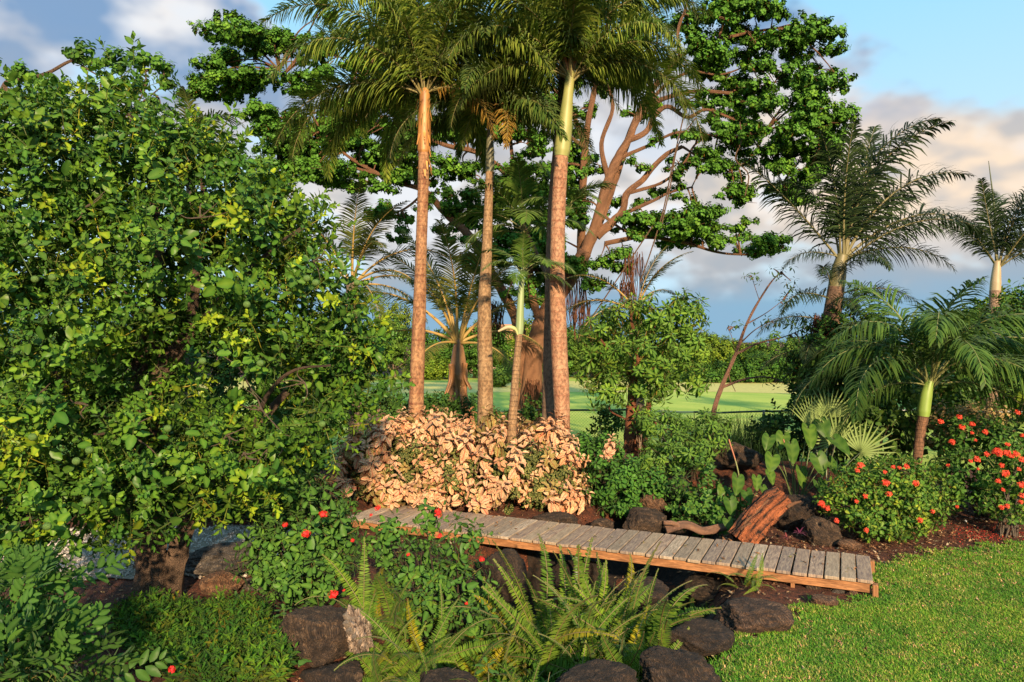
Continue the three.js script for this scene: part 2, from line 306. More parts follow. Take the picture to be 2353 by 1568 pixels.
// fairway beyond the fence
{   // added sheet along the gully bottom, coloured dark to stand for its shade
  const shaded_soil = dataTexture(512, 512, (u, v) => { const n = clamp(0.5 + tile(u, v, 16, 5, 31) + 0.4 * tile(u, v, 70, 3, 32), 0, 1); return [lerp(0.10, 0.27, n), lerp(0.085, 0.2, n), lerp(0.07, 0.15, n)]; });
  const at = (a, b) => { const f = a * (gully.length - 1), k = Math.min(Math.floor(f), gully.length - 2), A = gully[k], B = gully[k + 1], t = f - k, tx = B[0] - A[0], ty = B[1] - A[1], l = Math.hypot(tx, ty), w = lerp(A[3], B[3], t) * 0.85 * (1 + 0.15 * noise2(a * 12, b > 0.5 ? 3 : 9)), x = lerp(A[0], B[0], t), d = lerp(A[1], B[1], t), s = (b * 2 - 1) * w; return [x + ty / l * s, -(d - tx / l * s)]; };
  structure('gully_shade', sheet(70, 24, at, 0.02), new THREE.MeshStandardMaterial({ map: repeatOf(shaded_soil, 1.1), bumpMap: repeatOf(soilBump, 0.6), bumpScale: 0.03, roughness: 0.75 }), 'soil sheet along the bottom of the rocky gully under the bridge with its shade painted in dark', 'shaded_soil');
}
const turfTex = dataTexture(640, 640, (u, v) => { const n = tile(u, v, 6, 5, 4), f = tile(u, v, 120, 3, 6), k = clamp(0.5 + n * 0.7 + f * 0.5, 0, 1); return [lerp(0.54, 0.70, k), lerp(0.65, 0.74, k), lerp(0.20, 0.30, k)]; });
const turfMat = new THREE.MeshStandardMaterial({ map: repeatOf(turfTex, 14), roughness: 0.95 });
structure('fairway', sheet(40, 24, (a, b) => [lerp(-95, 95, a), -lerp(16.4, 62 + 4 * noise2(a * 6, 3), b)], 0.012), turfMat, 'smooth mown green fairway beyond the chain-link fence', 'lawn');
{   // pale strips of dry mown turf
  const dry = new THREE.MeshStandardMaterial({ map: repeatOf(dataTexture(512, 512, (u, v) => { const n = clamp(0.5 + tile(u, v, 20, 5, 8), 0, 1); return [lerp(0.68, 0.80, n), lerp(0.66, 0.74, n), lerp(0.34, 0.42, n)]; }), 5), roughness: 0.95 });
  structure('fairway_strip', sheet(60, 3, (a, b) => [lerp(-40, 60, a), -(lerp(41, 52, b) + 1.6 * noise2(a * 7, b * 2) - 6 * smooth(0.5, 0.8, a))], 0.02), dry, 'pale dry band of mown turf along the far side of the fairway', 'lawn');
}
// near lawn
const lawnEdge = [[1610, 1640], [1640, 1568], [1672, 1512], [1740, 1455], [1826, 1408], [1900, 1392], [1985, 1377], [2012, 1345], [2032, 1312], [2100, 1287], [2200, 1267], [2353, 1250], [2600, 1232]].map(([x, y]) => { const d = CAM_H * FOCAL / (y - CY); return [(x - CX) / FOCAL * d, d]; });
const edgeCurve = new THREE.CatmullRomCurve3(lawnEdge.map(([x, d]) => V(x, 0, -d))), edgePts = edgeCurve.getPoints(160);
const lawnAt = (a, b) => { const e = edgePts[Math.round(a * 160)], q = V(9.5, 0, -4.2), wob = 0.05 * noise2(a * 70, 2) * (1 - b); const o = e.clone().lerp(q, Math.min(1, b * 0.98 + wob)); return [o.x, o.z]; };
const lawnTex = dataTexture(640, 640, (u, v) => { const n = tile(u, v, 8, 5, 14), f = tile(u, v, 110, 4, 16), k = clamp(0.5 + f * 0.9, 0, 1), y = clamp(0.4 + n * 1.1, 0, 1); return [lerp(0.22, 0.46, k) * lerp(0.85, 1.2, y), lerp(0.36, 0.56, k), lerp(0.08, 0.2, k)]; });
structure('lawn', sheet(160, 40, (a, b) => lawnAt(a, b), 0.016), new THREE.MeshStandardMaterial({ map: repeatOf(lawnTex, 1.3), roughness: 0.95 }), 'short green garden lawn with straw-coloured flecks beside the footbridge', 'lawn');
{   // grass blades on it
  const r = rng(21), g = new GB();
  for (let k = 0; k < 15; k++) {
    const a = r() * 6.28, q = Math.sqrt(r()) * 0.05, x = Math.cos(a) * q, z = Math.sin(a) * q, h = 0.014 + r() * 0.022, la = r() * 6.28, le = 0.012 + r() * 0.035, w = 0.0022 + r() * 0.0018, dry = r();
    const c = dry < 0.1 ? [0.36, 0.30, 0.12] : dry < 0.3 ? [0.20, 0.25, 0.05] : [0.085 + r() * 0.05, 0.20 + r() * 0.08, 0.028], px = -Math.sin(la) * w, pz = Math.cos(la) * w, ex = Math.cos(la) * le, ez = Math.sin(la) * le;
    const A = g.v(x - px, 0, z - pz, c), B = g.v(x + px, 0, z + pz, c), C = g.v(x + ex * 0.4 + px, h * 0.8, z + ez * 0.4 + pz, c), D = g.v(x + ex * 0.4 - px, h * 0.8, z + ez * 0.4 - pz, c), E = g.v(x + ex, h, z + ez, c);
    g.q(A, B, C, D); g.t(D, C, E);
  }
  const n = 30000, m = new THREE.InstancedMesh(g.geo(), leafMat([1.0, 1.1, 0.75], { coat: 0.1, through: 0, raw: true }), n), M = new THREE.Matrix4(), c = new THREE.Color();
  for (let k = 0; k < n; k++) {
    let x, z; do { const [lx, lz] = lawnAt(r(), Math.pow(r(), 0.75) * 0.97); x = lx + (r() - 0.5) * 0.1; z = lz + (r() - 0.5) * 0.1; } while (z > -4.4 || (x / -z) > 0.86);
    const s = 0.75 + r() * 0.6, p = clamp(0.5 + 1.1 * fbm2(x * 0.9, z * 0.9, 3) + 0.5 * fbm2(x * 5, z * 5, 2), 0, 1);
    M.makeRotationY(r() * 6.28).scale(V(s, s * (0.7 + r() * 0.6), s)).setPosition(x, terrain(x, z) + 0.012, z); m.setMatrixAt(k, M);
    const st = fbm2(x * 2.3 + 40, z * 2.3, 4) > 0.26 && r() < 0.5 || r() < 0.07; m.setColorAt(k, st ? c.setRGB(2.2, 1.2, 2.6) : c.setRGB(lerp(0.6, 1.2, p), lerp(0.75, 1.1, p), lerp(0.8, 1.0, p)));
  }
  m.name = 'grass'; tag(m, 'short green grass blades mixed with straw on the lawn beside the footbridge', 'grass', null, 'stuff'); scene.add(m);
}
// gravel path on the left
const pathAt = (a, b) => { const p0 = [lerp(-9, -3.0, a), lerp(8.7, 9.0, a)], p1 = [lerp(-8.5, -2.7, a), lerp(11.2, 11.4, a)]; return [lerp(p0[0], p1[0], b) + 0.12 * noise2(a * 9, b * 3), -lerp(p0[1], p1[1], b) - 0.12 * noise2(a * 8, 5 + b)]; };
const gravelTex = dataTexture(512, 512, (u, v) => { const f = clamp(0.5 + tile(u, v, 80, 3, 21) * 1.3, 0, 1); return [lerp(0.40, 0.74, f), lerp(0.36, 0.68, f), lerp(0.30, 0.60, f)]; });
structure('gravel_path', sheet(60, 24, pathAt, 0.02), new THREE.MeshStandardMaterial({ map: repeatOf(gravelTex, 0.6), bumpMap: repeatOf(gravelTex, 0.6), bumpScale: 0.02, roughness: 0.95 }), 'pale grey crushed gravel path behind the citrus trunk', 'path');
{
  const r = rng(23), g = new THREE.IcosahedronGeometry(0.014, 1), p = g.attributes.position;
  for (let k = 0; k < p.count; k++) { const q = V(p.getX(k), p.getY(k), p.getZ(k)), s = 1 + 0.35 * noise3(q.x * 60, q.y * 60, q.z * 60); p.setXYZ(k, q.x * s, q.y * s * 0.7, q.z * s); }
  g.computeVertexNormals();
  const n = 6000, m = new THREE.InstancedMesh(g, new THREE.MeshStandardMaterial({ roughness: 0.9 }), n), M = new THREE.Matrix4(), c = new THREE.Color();
  for (let k = 0; k < n; k++) { const [x, z] = pathAt(0.25 + 0.75 * r(), r()), s = 0.5 + r() * r() * 1.6, b = 0.24 + r() * 0.36; M.makeRotationFromEuler(new THREE.Euler(r() * 6, r() * 6, r() * 6)).scale(V(s, s, s)).setPosition(x, terrain(x, z) + 0.024, z); m.setMatrixAt(k, M); m.setColorAt(k, c.setRGB(b, b * 0.9, b * 0.78)); }
  m.name = 'gravel'; tag(m, 'loose pale grey stones strewn over the gravel path', 'gravel', null, 'stuff'); scene.add(m);
}
{   // fallen leaves and bark chips on the beds
  const r = rng(24), g = leafGeo({ L: 0.075, Wd: 0.03, shape: 'lance', fold: 0.5, curl: -0.3, col: [1, 1, 1], rib: [0.9, 0.85, 0.8], seg: 3 });
  const n = 9000, m = new THREE.InstancedMesh(g, vc({ roughness: 0.9 }), n), M = new THREE.Matrix4(), c = new THREE.Color();
  for (let k = 0; k < n; k++) {
    const far = r() < 0.46, x = far ? lerp(2.5, 9, r()) : lerp(-5, 6, r()), d = far ? lerp(8.6, 12.5, r()) : lerp(5, 13, r()), s = 0.35 + r() * 0.85, b = 0.4 + r() * 1.1;
    M.makeRotationFromEuler(new THREE.Euler((r() - 0.5) * 0.9, r() * 6.28, (r() - 0.5) * 1.2, 'YXZ')).scale(V(s, s, s)).setPosition(x, terrain(x, -d) + 0.012, -d); m.setMatrixAt(k, M);
    const t = r(); m.setColorAt(k, t < 0.5 ? c.setRGB(0.22 * b, 0.11 * b, 0.05 * b) : t < 0.85 ? c.setRGB(0.33 * b, 0.2 * b, 0.1 * b) : c.setRGB(0.4 * b, 0.32 * b, 0.2 * b));
  }
  m.name = 'leaf_litter'; tag(m, 'dry brown fallen leaves and bark chips covering the beds', 'leaf litter', null, 'stuff'); scene.add(m);
}
// ---------- footbridge ----------
function chamferBox(w, h, d, c, uvDir = 'z') {   // 44 triangles
  const X = w / 2, Y = h / 2, D = d / 2, pos = [], uv = [], P = (sx, sy, sz, k) => [sx * (k === 0 ? X : X - c), sy * (k === 1 ? Y : Y - c), sz * (k === 2 ? D : D - c)];
  const tri = (...v) => { const a = V(...v[0]), b = V(...v[1]), e = V(...v[2]), n = b.clone().sub(a).cross(e.clone().sub(a)), out = a.clone().add(b).add(e); if (n.dot(out) < 0) v.reverse(); n.normalize(); for (const q of v) { pos.push(...q); const s = Math.abs(n.y) > 0.6 ? q[0] : Math.abs(n.x) > 0.6 ? q[1] + 0.3 : q[0]; uv.push(s, Math.abs(n.z) > 0.8 ? q[1] * 0.3 + D : q[2]); } };
  const quad = (a, b, e, f) => { tri(a, b, e); tri(a, e, f); };
  const S = [-1, 1];
  for (const k of [0, 1, 2]) for (const s of S) { const f = (p, q) => { const v = [0, 0, 0]; v[k] = s; v[(k + 1) % 3] = p; v[(k + 2) % 3] = q; return P(...v, k); }; quad(f(-1, -1), f(1, -1), f(1, 1), f(-1, 1)); }
  for (const k of [0, 1, 2]) for (const s of S) for (const q of S) { const i = (k + 1) % 3, j = (k + 2) % 3, f = (e, face) => { const v = [0, 0, 0]; v[k] = e; v[i] = s; v[j] = q; return P(...v, face); }; quad(f(-1, i), f(1, i), f(1, j), f(-1, j)); }
  for (const x of S) for (const y of S) for (const z of S) tri(P(x, y, z, 0), P(x, y, z, 1), P(x, y, z, 2));
  const g = new THREE.BufferGeometry(); g.setAttribute('position', new THREE.Float32BufferAttribute(pos, 3)); g.setAttribute('uv', new THREE.Float32BufferAttribute(uv, 2)); g.computeVertexNormals(); return g;
}
const woodTex = (seed, a, b, dark) => { const r = rng(seed), kx = 0.2 + r() * 0.6, ky = 0.3 + r() * 0.4;
  return dataTexture(256, 512, (u, v) => {
    const d = Math.hypot((u - kx) * 1.0, (v - ky) * 2.2), warp = fbm2(u * 3 + seed, v * 3, 3) * 0.18 + 0.22 * Math.exp(-d * d * 30), g = 0.5 + 0.5 * Math.sin((u + warp) * 70 + 3 * fbm2(u * 8, v * 1.2 + seed, 3)), f = fbm2(u * 90, v * 5 + seed, 3), s = fbm2(u * 4 + 9, v * 3 + seed, 4);
    const k = clamp(0.45 + 0.22 * (g - 0.5) + f * 0.7 + s * 0.45, 0, 1), crack = fbm2(u * 60 + 40, v * 2.5 + seed, 2) > 0.52 ? 0.45 : 1;
    return [lerp(a[0], b[0], k) * crack, lerp(a[1], b[1], k) * crack, lerp(a[2], b[2], k) * crack];
  }); };
const greyWood = [0, 1, 2, 3, 4, 5].map((k) => { const t = woodTex(31 + k * 7, [0.42 - 0.05 * (k % 2), 0.37 - 0.05 * (k % 2), 0.31], [0.80 - 0.06 * (k % 3), 0.72 - 0.06 * (k % 3), 0.62 - 0.06 * (k % 3)]); t.repeat.set(1 / 0.19, 1 / 1.1); const m = new THREE.MeshStandardMaterial({ map: t, bumpMap: t, bumpScale: 0.006, roughness: 0.8 }); m.color.setRGB(...[[1.25, 1.25, 1.25], [1.0, 0.98, 0.95], [1.35, 1.33, 1.3], [1.12, 1.04, 0.95], [0.95, 0.95, 0.96], [1.25, 1.2, 1.12]][k]); return m; });
const beamMat = (() => { const t = woodTex(91, [0.42, 0.27, 0.15], [0.80, 0.57, 0.37]); t.repeat.set(1 / 0.3, 1 / 1.4); return new THREE.MeshStandardMaterial({ map: t, bumpMap: t, bumpScale: 0.002, roughness: 0.7 }); })();
const steelMat = new THREE.MeshStandardMaterial({ color: new THREE.Color().setRGB(0.32, 0.32, 0.3), metalness: 0.6, roughness: 0.55 });
const bridgeDir = V(-0.912, 0, -0.410), plankDir = V(0.410, 0, -0.912), bridgeR = V(4.06, 0.2, -8.22), DECK = 0.2;
{
  const o = thing('footbridge', 'low weathered grey plank footbridge on tan timber beams crossing the rocky gully', 'bridge', bridgeR.clone().setY(0)), r = rng(41), N = 42, step = 0.1732, pw = 0.158, pl = 1.06;
  const yaw = Math.atan2(plankDir.x, plankDir.z), geos = [0, 1, 2].map((k) => chamferBox(pw - k * 0.002, 0.038, pl + k * 0.008, 0.005)), at = (s, t, y) => bridgeDir.clone().multiplyScalar(s).addScaledVector(plankDir, t).setY(y);
  for (let k = 0; k < N; k++) {
    const m = part('plank', geos[k % 3], greyWood[Math.floor(r() * 6)], o, at(0.08 + k * step + (r() - 0.5) * 0.006, pl / 2 + (r() - 0.5) * 0.035, DECK - 0.019 + (r() - 0.5) * 0.008));
    m.rotation.set((r() - 0.5) * 0.012, yaw + (r() - 0.5) * 0.022, (r() - 0.5) * 0.05, 'YXZ');
  }
  const L = N * step, beam = chamferBox(0.042, 0.105, L / 2 - 0.004, 0.004), by = Math.atan2(bridgeDir.x, bridgeDir.z);
  for (const t of [0.05, 0.52, 0.99]) for (const h of [0, 1]) { const b = part('beam', beam, beamMat, o, at(0.02 + L * (0.25 + 0.5 * h), t, DECK - 0.038 - 0.056)); b.rotation.y = by; }
  const post = chamferBox(0.06, 0.2, 0.09, 0.004);
  for (const t of [0.03, 1.0]) { const p = part('post', post, beamMat, o, at(-0.022, t, DECK - 0.038 - 0.1)); p.rotation.y = yaw; }
  const gap = chamferBox(0.045, 0.12, 0.07, 0.003);
  for (const t of [0.07, 0.97]) { const p = part('block', gap, beamMat, o, at(0.85, t, DECK - 0.21)); p.rotation.y = yaw; }
  for (const [s, t] of [[3.55, 0.09], [3.55, 0.95], [5.4, 0.09], [5.4, 0.95]]) { const a = at(s, t, 0), wy = terrain(o.position.x + a.x, o.position.z + a.z) - 0.1; part('support_pole', new THREE.CylinderGeometry(0.024, 0.024, DECK - 0.145 - wy, 14), steelMat, o, a.setY((DECK - 0.145 + wy) / 2)); }
}
// ---------- rocks ----------
const rockMats = {};
function rockMat(key, a, b, spot) { return rockMats[key] ??= { m: vc({ roughness: 0.92, map: repeatOf(fleck, 0.55), bumpMap: repeatOf(fleck, 0.55), bumpScale: 0.012, side: THREE.FrontSide }), a, b, spot }; }
const dark = () => rockMat('dark', [0.022, 0.015, 0.011], [0.085, 0.052, 0.033], [0.2, 0.135, 0.08]), brown = () => rockMat('brown', [0.05, 0.031, 0.02], [0.17, 0.105, 0.062], [0.3, 0.2, 0.12]), rust = () => rockMat('rust', [0.15, 0.07, 0.035], [0.36, 0.2, 0.11], [0.42, 0.3, 0.19]), grey = () => rockMat('grey', [0.07, 0.055, 0.045], [0.25, 0.215, 0.185], [0.4, 0.36, 0.31]);
let rockSeed = 1;
function rockGeo(rx, ry, rz, detail, k, seed, sharp = 0.35) {
  const g0 = new THREE.IcosahedronGeometry(1, detail), p = g0.attributes.position, c = [], u = [], pr = rng(seed * 977 + 5), planes = Array.from({ length: 13 }, () => [sphereDir(pr), 0.66 + pr() * 0.3]);
  for (let i = 0; i < p.count; i++) {
    const n = V(p.getX(i), p.getY(i), p.getZ(i)).normalize(), s = seed * 7.31;
    let cut = 1;   // flats broken off the boulder: the nearest of a set of planes, with slightly worn edges
    for (const [q, e] of planes) { const c = n.dot(q); if (c > 0.05) { const f = e / c, k = 0.03, b = clamp(0.5 + 0.5 * (f - cut) / k, 0, 1); cut = lerp(f, cut, b) - k * b * (1 - b); } }
    const h = cut + sharp * 0.3 * fbm3(n.x * 1.3 + s, n.y * 1.3, n.z * 1.3, 3) + 0.26 * sharp * (0.35 - Math.abs(fbm3(n.x * 2.3 + s, n.y * 2.3, n.z * 2.3, 5))) + 0.05 * fbm3(n.x * 7 + s, n.y * 7, n.z * 7, 4) - 0.05 * smooth(0.06, 0, Math.abs(noise3(n.x * 1.7 + s, n.y * 1.7, n.z * 1.7)));
    p.setXYZ(i, n.x * rx * h, n.y * ry * h, n.z * rz * h);
    const w = clamp(0.45 + 1.25 * fbm3(n.x * 2.2 + s, n.y * 2.2, n.z * 2.2, 6) + 0.22 * noise3(n.x * 22, n.y * 22, n.z * 22), 0, 1), li = 0.55 * smooth(0.1, 0.5, fbm3(n.x * 2.4 - s, n.y * 2.4, n.z * 2.4, 6)) * (0.6 + 0.4 * noise3(n.x * 14, n.y * 14, n.z * 14));
    for (let q = 0; q < 3; q++) c.push(lerp(lerp(k.a[q], k.b[q], w), k.spot[q], li));
    u.push(n.x * rx + n.y * ry * 0.5, n.z * rz + n.y * ry * 0.8);
  }
  g0.setAttribute('color', new THREE.Float32BufferAttribute(c, 3)); g0.setAttribute('uv', new THREE.Float32BufferAttribute(u, 2)); g0.computeVertexNormals(); return smoothNormals(g0);
}
function smoothNormals(g) {   // one normal for each place of an unindexed shape
  const p = g.attributes.position, n = g.attributes.normal, m = new Map();
  for (let i = 0; i < p.count; i++) { const k = p.getX(i).toFixed(4) + p.getY(i).toFixed(4) + p.getZ(i).toFixed(4), e = m.get(k); if (e) { e.x += n.getX(i); e.y += n.getY(i); e.z += n.getZ(i); } else m.set(k, V(n.getX(i), n.getY(i), n.getZ(i))); }
  for (let i = 0; i < p.count; i++) { const e = m.get(p.getX(i).toFixed(4) + p.getY(i).toFixed(4) + p.getZ(i).toFixed(4)); const l = e.length() || 1; n.setXYZ(i, e.x / l, e.y / l, e.z / l); }
  return g;
}
// a rock seen around (px, py), rx by ry in picture units, at depth d
function rock(label, px, py, rx, ry, d, k, { rz, yaw = 0, tilt = 0, detail = 18, sharp } = {}) {
  const c = W(px, py, d), s = d / FOCAL, o = new THREE.Mesh(rockGeo(rx * s, ry * s, rz ?? rx * s * 0.8, detail, k, rockSeed++, sharp), k.m);
  o.name = numbered('rock'); o.position.copy(c); o.rotation.set(0, yaw, tilt); scene.add(o); return tag(o, label, 'rock');
}
rock('large rounded brown boulder beneath the red flowered ixora shrub', 742, 1460, 100, 70, 6.6, brown(), { rz: 0.36, tilt: -0.12, detail: 34 });
rock('low dark boulder half hidden under the large rounded brown boulder', 770, 1560, 80, 40, 6.3, dark(), { detail: 22 });
rock('dark boulder at the foot of the sword ferns beside the deadwood knot', 1020, 1585, 80, 48, 6.0, dark(), { detail: 22 });
rock('long dark craggy boulder between the sword fern clump and the lawn corner', 1375, 1580, 100, 50, 5.9, dark(), { detail: 26, tilt: 0.1 });
rock('big black-brown craggy boulder bulging against the lawn edge', 1550, 1550, 100, 60, 6.15, dark(), { detail: 32 });
rock('dark flat-topped boulder between the craggy boulder and the bridge', 1600, 1462, 85, 34, 7.0, dark(), { detail: 24 });
rock('broad rusty boulder along the lawn edge under the bridge', 1735, 1420, 90, 38, 7.45, rockMat('rustdark', [0.05, 0.032, 0.025], [0.2, 0.115, 0.07], [0.3, 0.2, 0.13]), { detail: 28 });
rock('pale rusty stone lying at the foot of the bridge end', 1892, 1382, 32, 15, 8.0, rust(), { detail: 14 });
rock('small upright tan stone propped under the bridge end', 1960, 1372, 14, 16, 8.35, rust(), { detail: 10 });
rock('small dark stone tucked under the bridge end beam', 1868, 1352, 20, 14, 8.6, brown(), { detail: 10 });
rock('grey cobble beside the bridge end post', 1928, 1362, 16, 9, 8.45, grey(), { detail: 10 });
rock('large black boulder in the gully below the bridge beside the steel pole', 1165, 1325, 62, 62, 9.3, dark(), { detail: 24 });
rock('dark boulder in the shade beneath the middle of the bridge', 1330, 1330, 70, 40, 10.2, dark(), { detail: 18 });
rock('brown boulder behind the sword fern under the bridge', 1480, 1365, 60, 38, 9.0, dark(), { detail: 18 });
rock('dark stone deep under the bridge towards the lawn', 1620, 1350, 50, 30, 9.4, dark(), { detail: 16 });
rock('rounded brown boulder at the far edge of the planks beside the cream croton', 1282, 1196, 58, 22, 11.6, brown(), { detail: 20 });
rock('wide brown boulder behind the bridge below the glossy green shrub', 1480, 1203, 55, 36, 11.3, brown(), { detail: 22 });
rock('rust-orange stone leaning above the wide brown boulder', 1500, 1158, 34, 26, 11.9, rust(), { detail: 16 });
rock('dark slab standing in the gully mouth behind the bridge', 1560, 1140, 34, 58, 12.2, dark(), { detail: 18 });
rock('small round stone wedged between the two boulders by the croton', 1385, 1208, 26, 16, 11.3, brown(), { detail: 14 });
rock('brown boulder beside the rotten log', 1888, 1228, 46, 42, 10.5, brown(), { detail: 22 });
rock('black boulder leaning behind the rotten log', 1838, 1180, 56, 52, 11.2, dark(), { detail: 20 });
rock('flat rusty stone in the mulch below the red and yellow shrub', 1952, 1252, 28, 12, 10.2, rust(), { detail: 14 });
rock('grey layered ledge rock beside the gravel path', 520, 1285, 105, 30, 9.0, grey(), { detail: 24, sharp: 0.5 });
rock('smooth brown stone at the kerb of the gravel path', 512, 1345, 52, 30, 8.5, rust(), { detail: 20 });
rock('pale stone beside the smooth brown kerb stone', 585, 1350, 34, 22, 8.6, grey(), { detail: 14 });
rock('dark stone in the bed behind the ground cover', 300, 1395, 40, 26, 7.6, dark(), { detail: 14 });
rock('small pinkish stone in the bed beside the citrus foot', 232, 1428, 14, 9, 7.2, grey(), { detail: 10 });
rock('brown retaining rock on the mound behind the anthurium', 1690, 1048, 62, 30, 13.4, brown(), { detail: 18 });
rock('brown stone at the foot of the mango-leaved tree', 1420, 1055, 40, 20, 13.2, brown(), { detail: 16 });

{   // leaves fallen on the planks and the lawn
  const r = rng(47), g = leafGeo({ L: 0.07, Wd: 0.03, shape: 'lance', fold: 0.6, curl: -0.4, col: [1, 1, 1], rib: [0.9, 0.85, 0.8], seg: 3 }), n = 210, m = new THREE.InstancedMesh(g, vc({ roughness: 0.9 }), n), M = new THREE.Matrix4(), c = new THREE.Color();
  for (let k = 0; k < n; k++) { let p; if (k < 80) p = bridgeR.clone().addScaledVector(bridgeDir, 7 * r()).addScaledVector(plankDir, 0.05 + 0.95 * r()).setY(DECK + 0.006); else { const [x, z] = lawnAt(r(), Math.pow(r(), 0.8) * 0.95); p = V(x, terrain(x, z) + 0.035, z); } const s = 0.4 + r() * 0.8, b = 0.5 + r(); M.makeRotationFromEuler(new THREE.Euler((r() - 0.5) * 0.5, r() * 6.28, (r() - 0.5) * 0.6, 'YXZ')).scale(V(s, s, s)).setPosition(p); m.setMatrixAt(k, M); m.setColorAt(k, r() < 0.6 ? c.setRGB(0.3 * b, 0.15 * b, 0.06 * b) : c.setRGB(0.36 * b, 0.3 * b, 0.1 * b)); }
  m.name = 'fallen_leaves'; tag(m, 'scattered dry leaves lying on the bridge planks and the lawn', 'fallen leaves', null, 'stuff'); scene.add(m);
}
// ---------- big spreading tree behind the fence ----------
const bark = vc({ roughness: 0.9, bumpMap: repeatOf(grain, 0.5), bumpScale: 0.03 });
const atBase = (pts, d, base) => pts.map(([x, y, dd = 0]) => W(x, y, d + dd).sub(base));
// a branch that leaves the nearest limb for the middle of a clump
function twigTo(nodes, c, r, col, r0 = 0.035) {
  let best = null, bd = 1e9; for (const n of nodes) { const d = n.distanceTo(c); if (d < bd && d > 0.02) { bd = d; best = n; } }
  const mid = best.clone().lerp(c, 0.5).add(V((r() - 0.5) * bd * 0.3, bd * 0.12, (r() - 0.5) * bd * 0.3));
  return branchGeo([best, mid, c], Math.min(r0, 0.02 + bd * 0.02), 0.008, 6, col, { seg: 8 });
}
function branchingTree({ name, label, category = 'tree', group, base, d, limbs, clumps, rFactor = 1, grow = 1, layered, barkA, barkB, sprig, geos, mats, mass, perArea, singles, fill = 1, seed, lift = 0.5, scale, extra, tint, twigCol, sides = 10, spread }) {
  const r = rng(seed), o = thing(name, label, category, base, group), nodes = [], col = barkCol(barkA, barkB, 4);
  limbs.forEach(([pts, r0, r1], k) => { const q = atBase(pts, d, base); part(k ? 'limb' : 'trunk', branchGeo(q, r0 * rFactor, r1 * rFactor, k ? sides : sides + 6, col, { knob: 0.2, pow: 0.8 }), bark, o); nodes.push(...smoothPath(q, q.length * 4)); });
  let pts = [];
  const twigs = [];
  if (layered) for (const [path] of limbs.slice(2)) for (let k = 0; k < 3; k++) { const f = 0.4 + 0.6 * r(), i = Math.min(path.length - 2, Math.floor(f * (path.length - 1))), t = r(), a = path[i], b = path[i + 1]; clumps.push([lerp(a[0], b[0], t) + (r() - 0.5) * 90, lerp(a[1], b[1], t) + (r() - 0.65) * 60, 18 + r() * 26, 9 + r() * 12, (a[2] ?? 0) + (r() - 0.5) * 2]); }
  for (const [px, py, rx, ry, dd = 0] of clumps) {
    const l = lobe(px, py, rx * grow, ry * grow, d + dd); l.r.z = Math.max(l.r.x, l.r.y) * 0.9;
    twigs.push(twigTo(nodes, l.c.clone().sub(base), r, col)); twigs.push(twigTo(nodes, l.c.clone().sub(base).add(V((r() - 0.5) * l.r.x, (r() - 0.3) * l.r.y, (r() - 0.5) * l.r.z)), r, col));
    const parts = layered ? (rx < 45 ? 2 : 5) : 1;
    for (let k = 0; k < parts; k++) {
      const a = r() * 6.28, q = Math.sqrt(r()) * 0.72, m = layered ? { c: V(l.c.x + Math.cos(a) * q * l.r.x, l.c.y + ((k + 0.5) / parts * 2 - 1) * l.r.y * 0.8, l.c.z + Math.sin(a) * q * l.r.z), r: V(l.r.x * (0.42 + r() * 0.3), l.r.y * (0.24 + r() * 0.16), l.r.z * (0.45 + r() * 0.2)) } : l;
      if (layered) { twigs.push(twigTo([...nodes, l.c.clone().sub(base)], m.c.clone().sub(base), r, col, 0.02)); for (let w = 0; w < 4; w++) twigs.push(branchGeo([l.c.clone().lerp(m.c, 0.3).sub(base), m.c.clone().sub(base), m.c.clone().add(V((r() - 0.5) * 2 * m.r.x, (r() - 0.4) * m.r.y, (r() - 0.5) * 2 * m.r.z)).sub(base)], 0.014, 0.005, 4, col, { seg: 5 })); }
      pts.push(...crownPoints([m], Math.max(3, Math.round(perArea * (m.r.x * m.r.y + m.r.x * m.r.z + m.r.y * m.r.z) * 4)), r, { fill: fill, lift, rough: 0.4, bottom: !layered }));
    }
  }
  part('branches', mergeGeometries(twigs), bark, o).userData.kind = 'stuff';
  leafy(o, base, pts, r, { items: sprig, geos, mats, mass, singles, scale, tint, spread, twig: { back: 0.12, len: 0.05, r: 0.006, col: twigCol ?? barkA } });
  extra?.(o, r, nodes, col);
  return o;
}
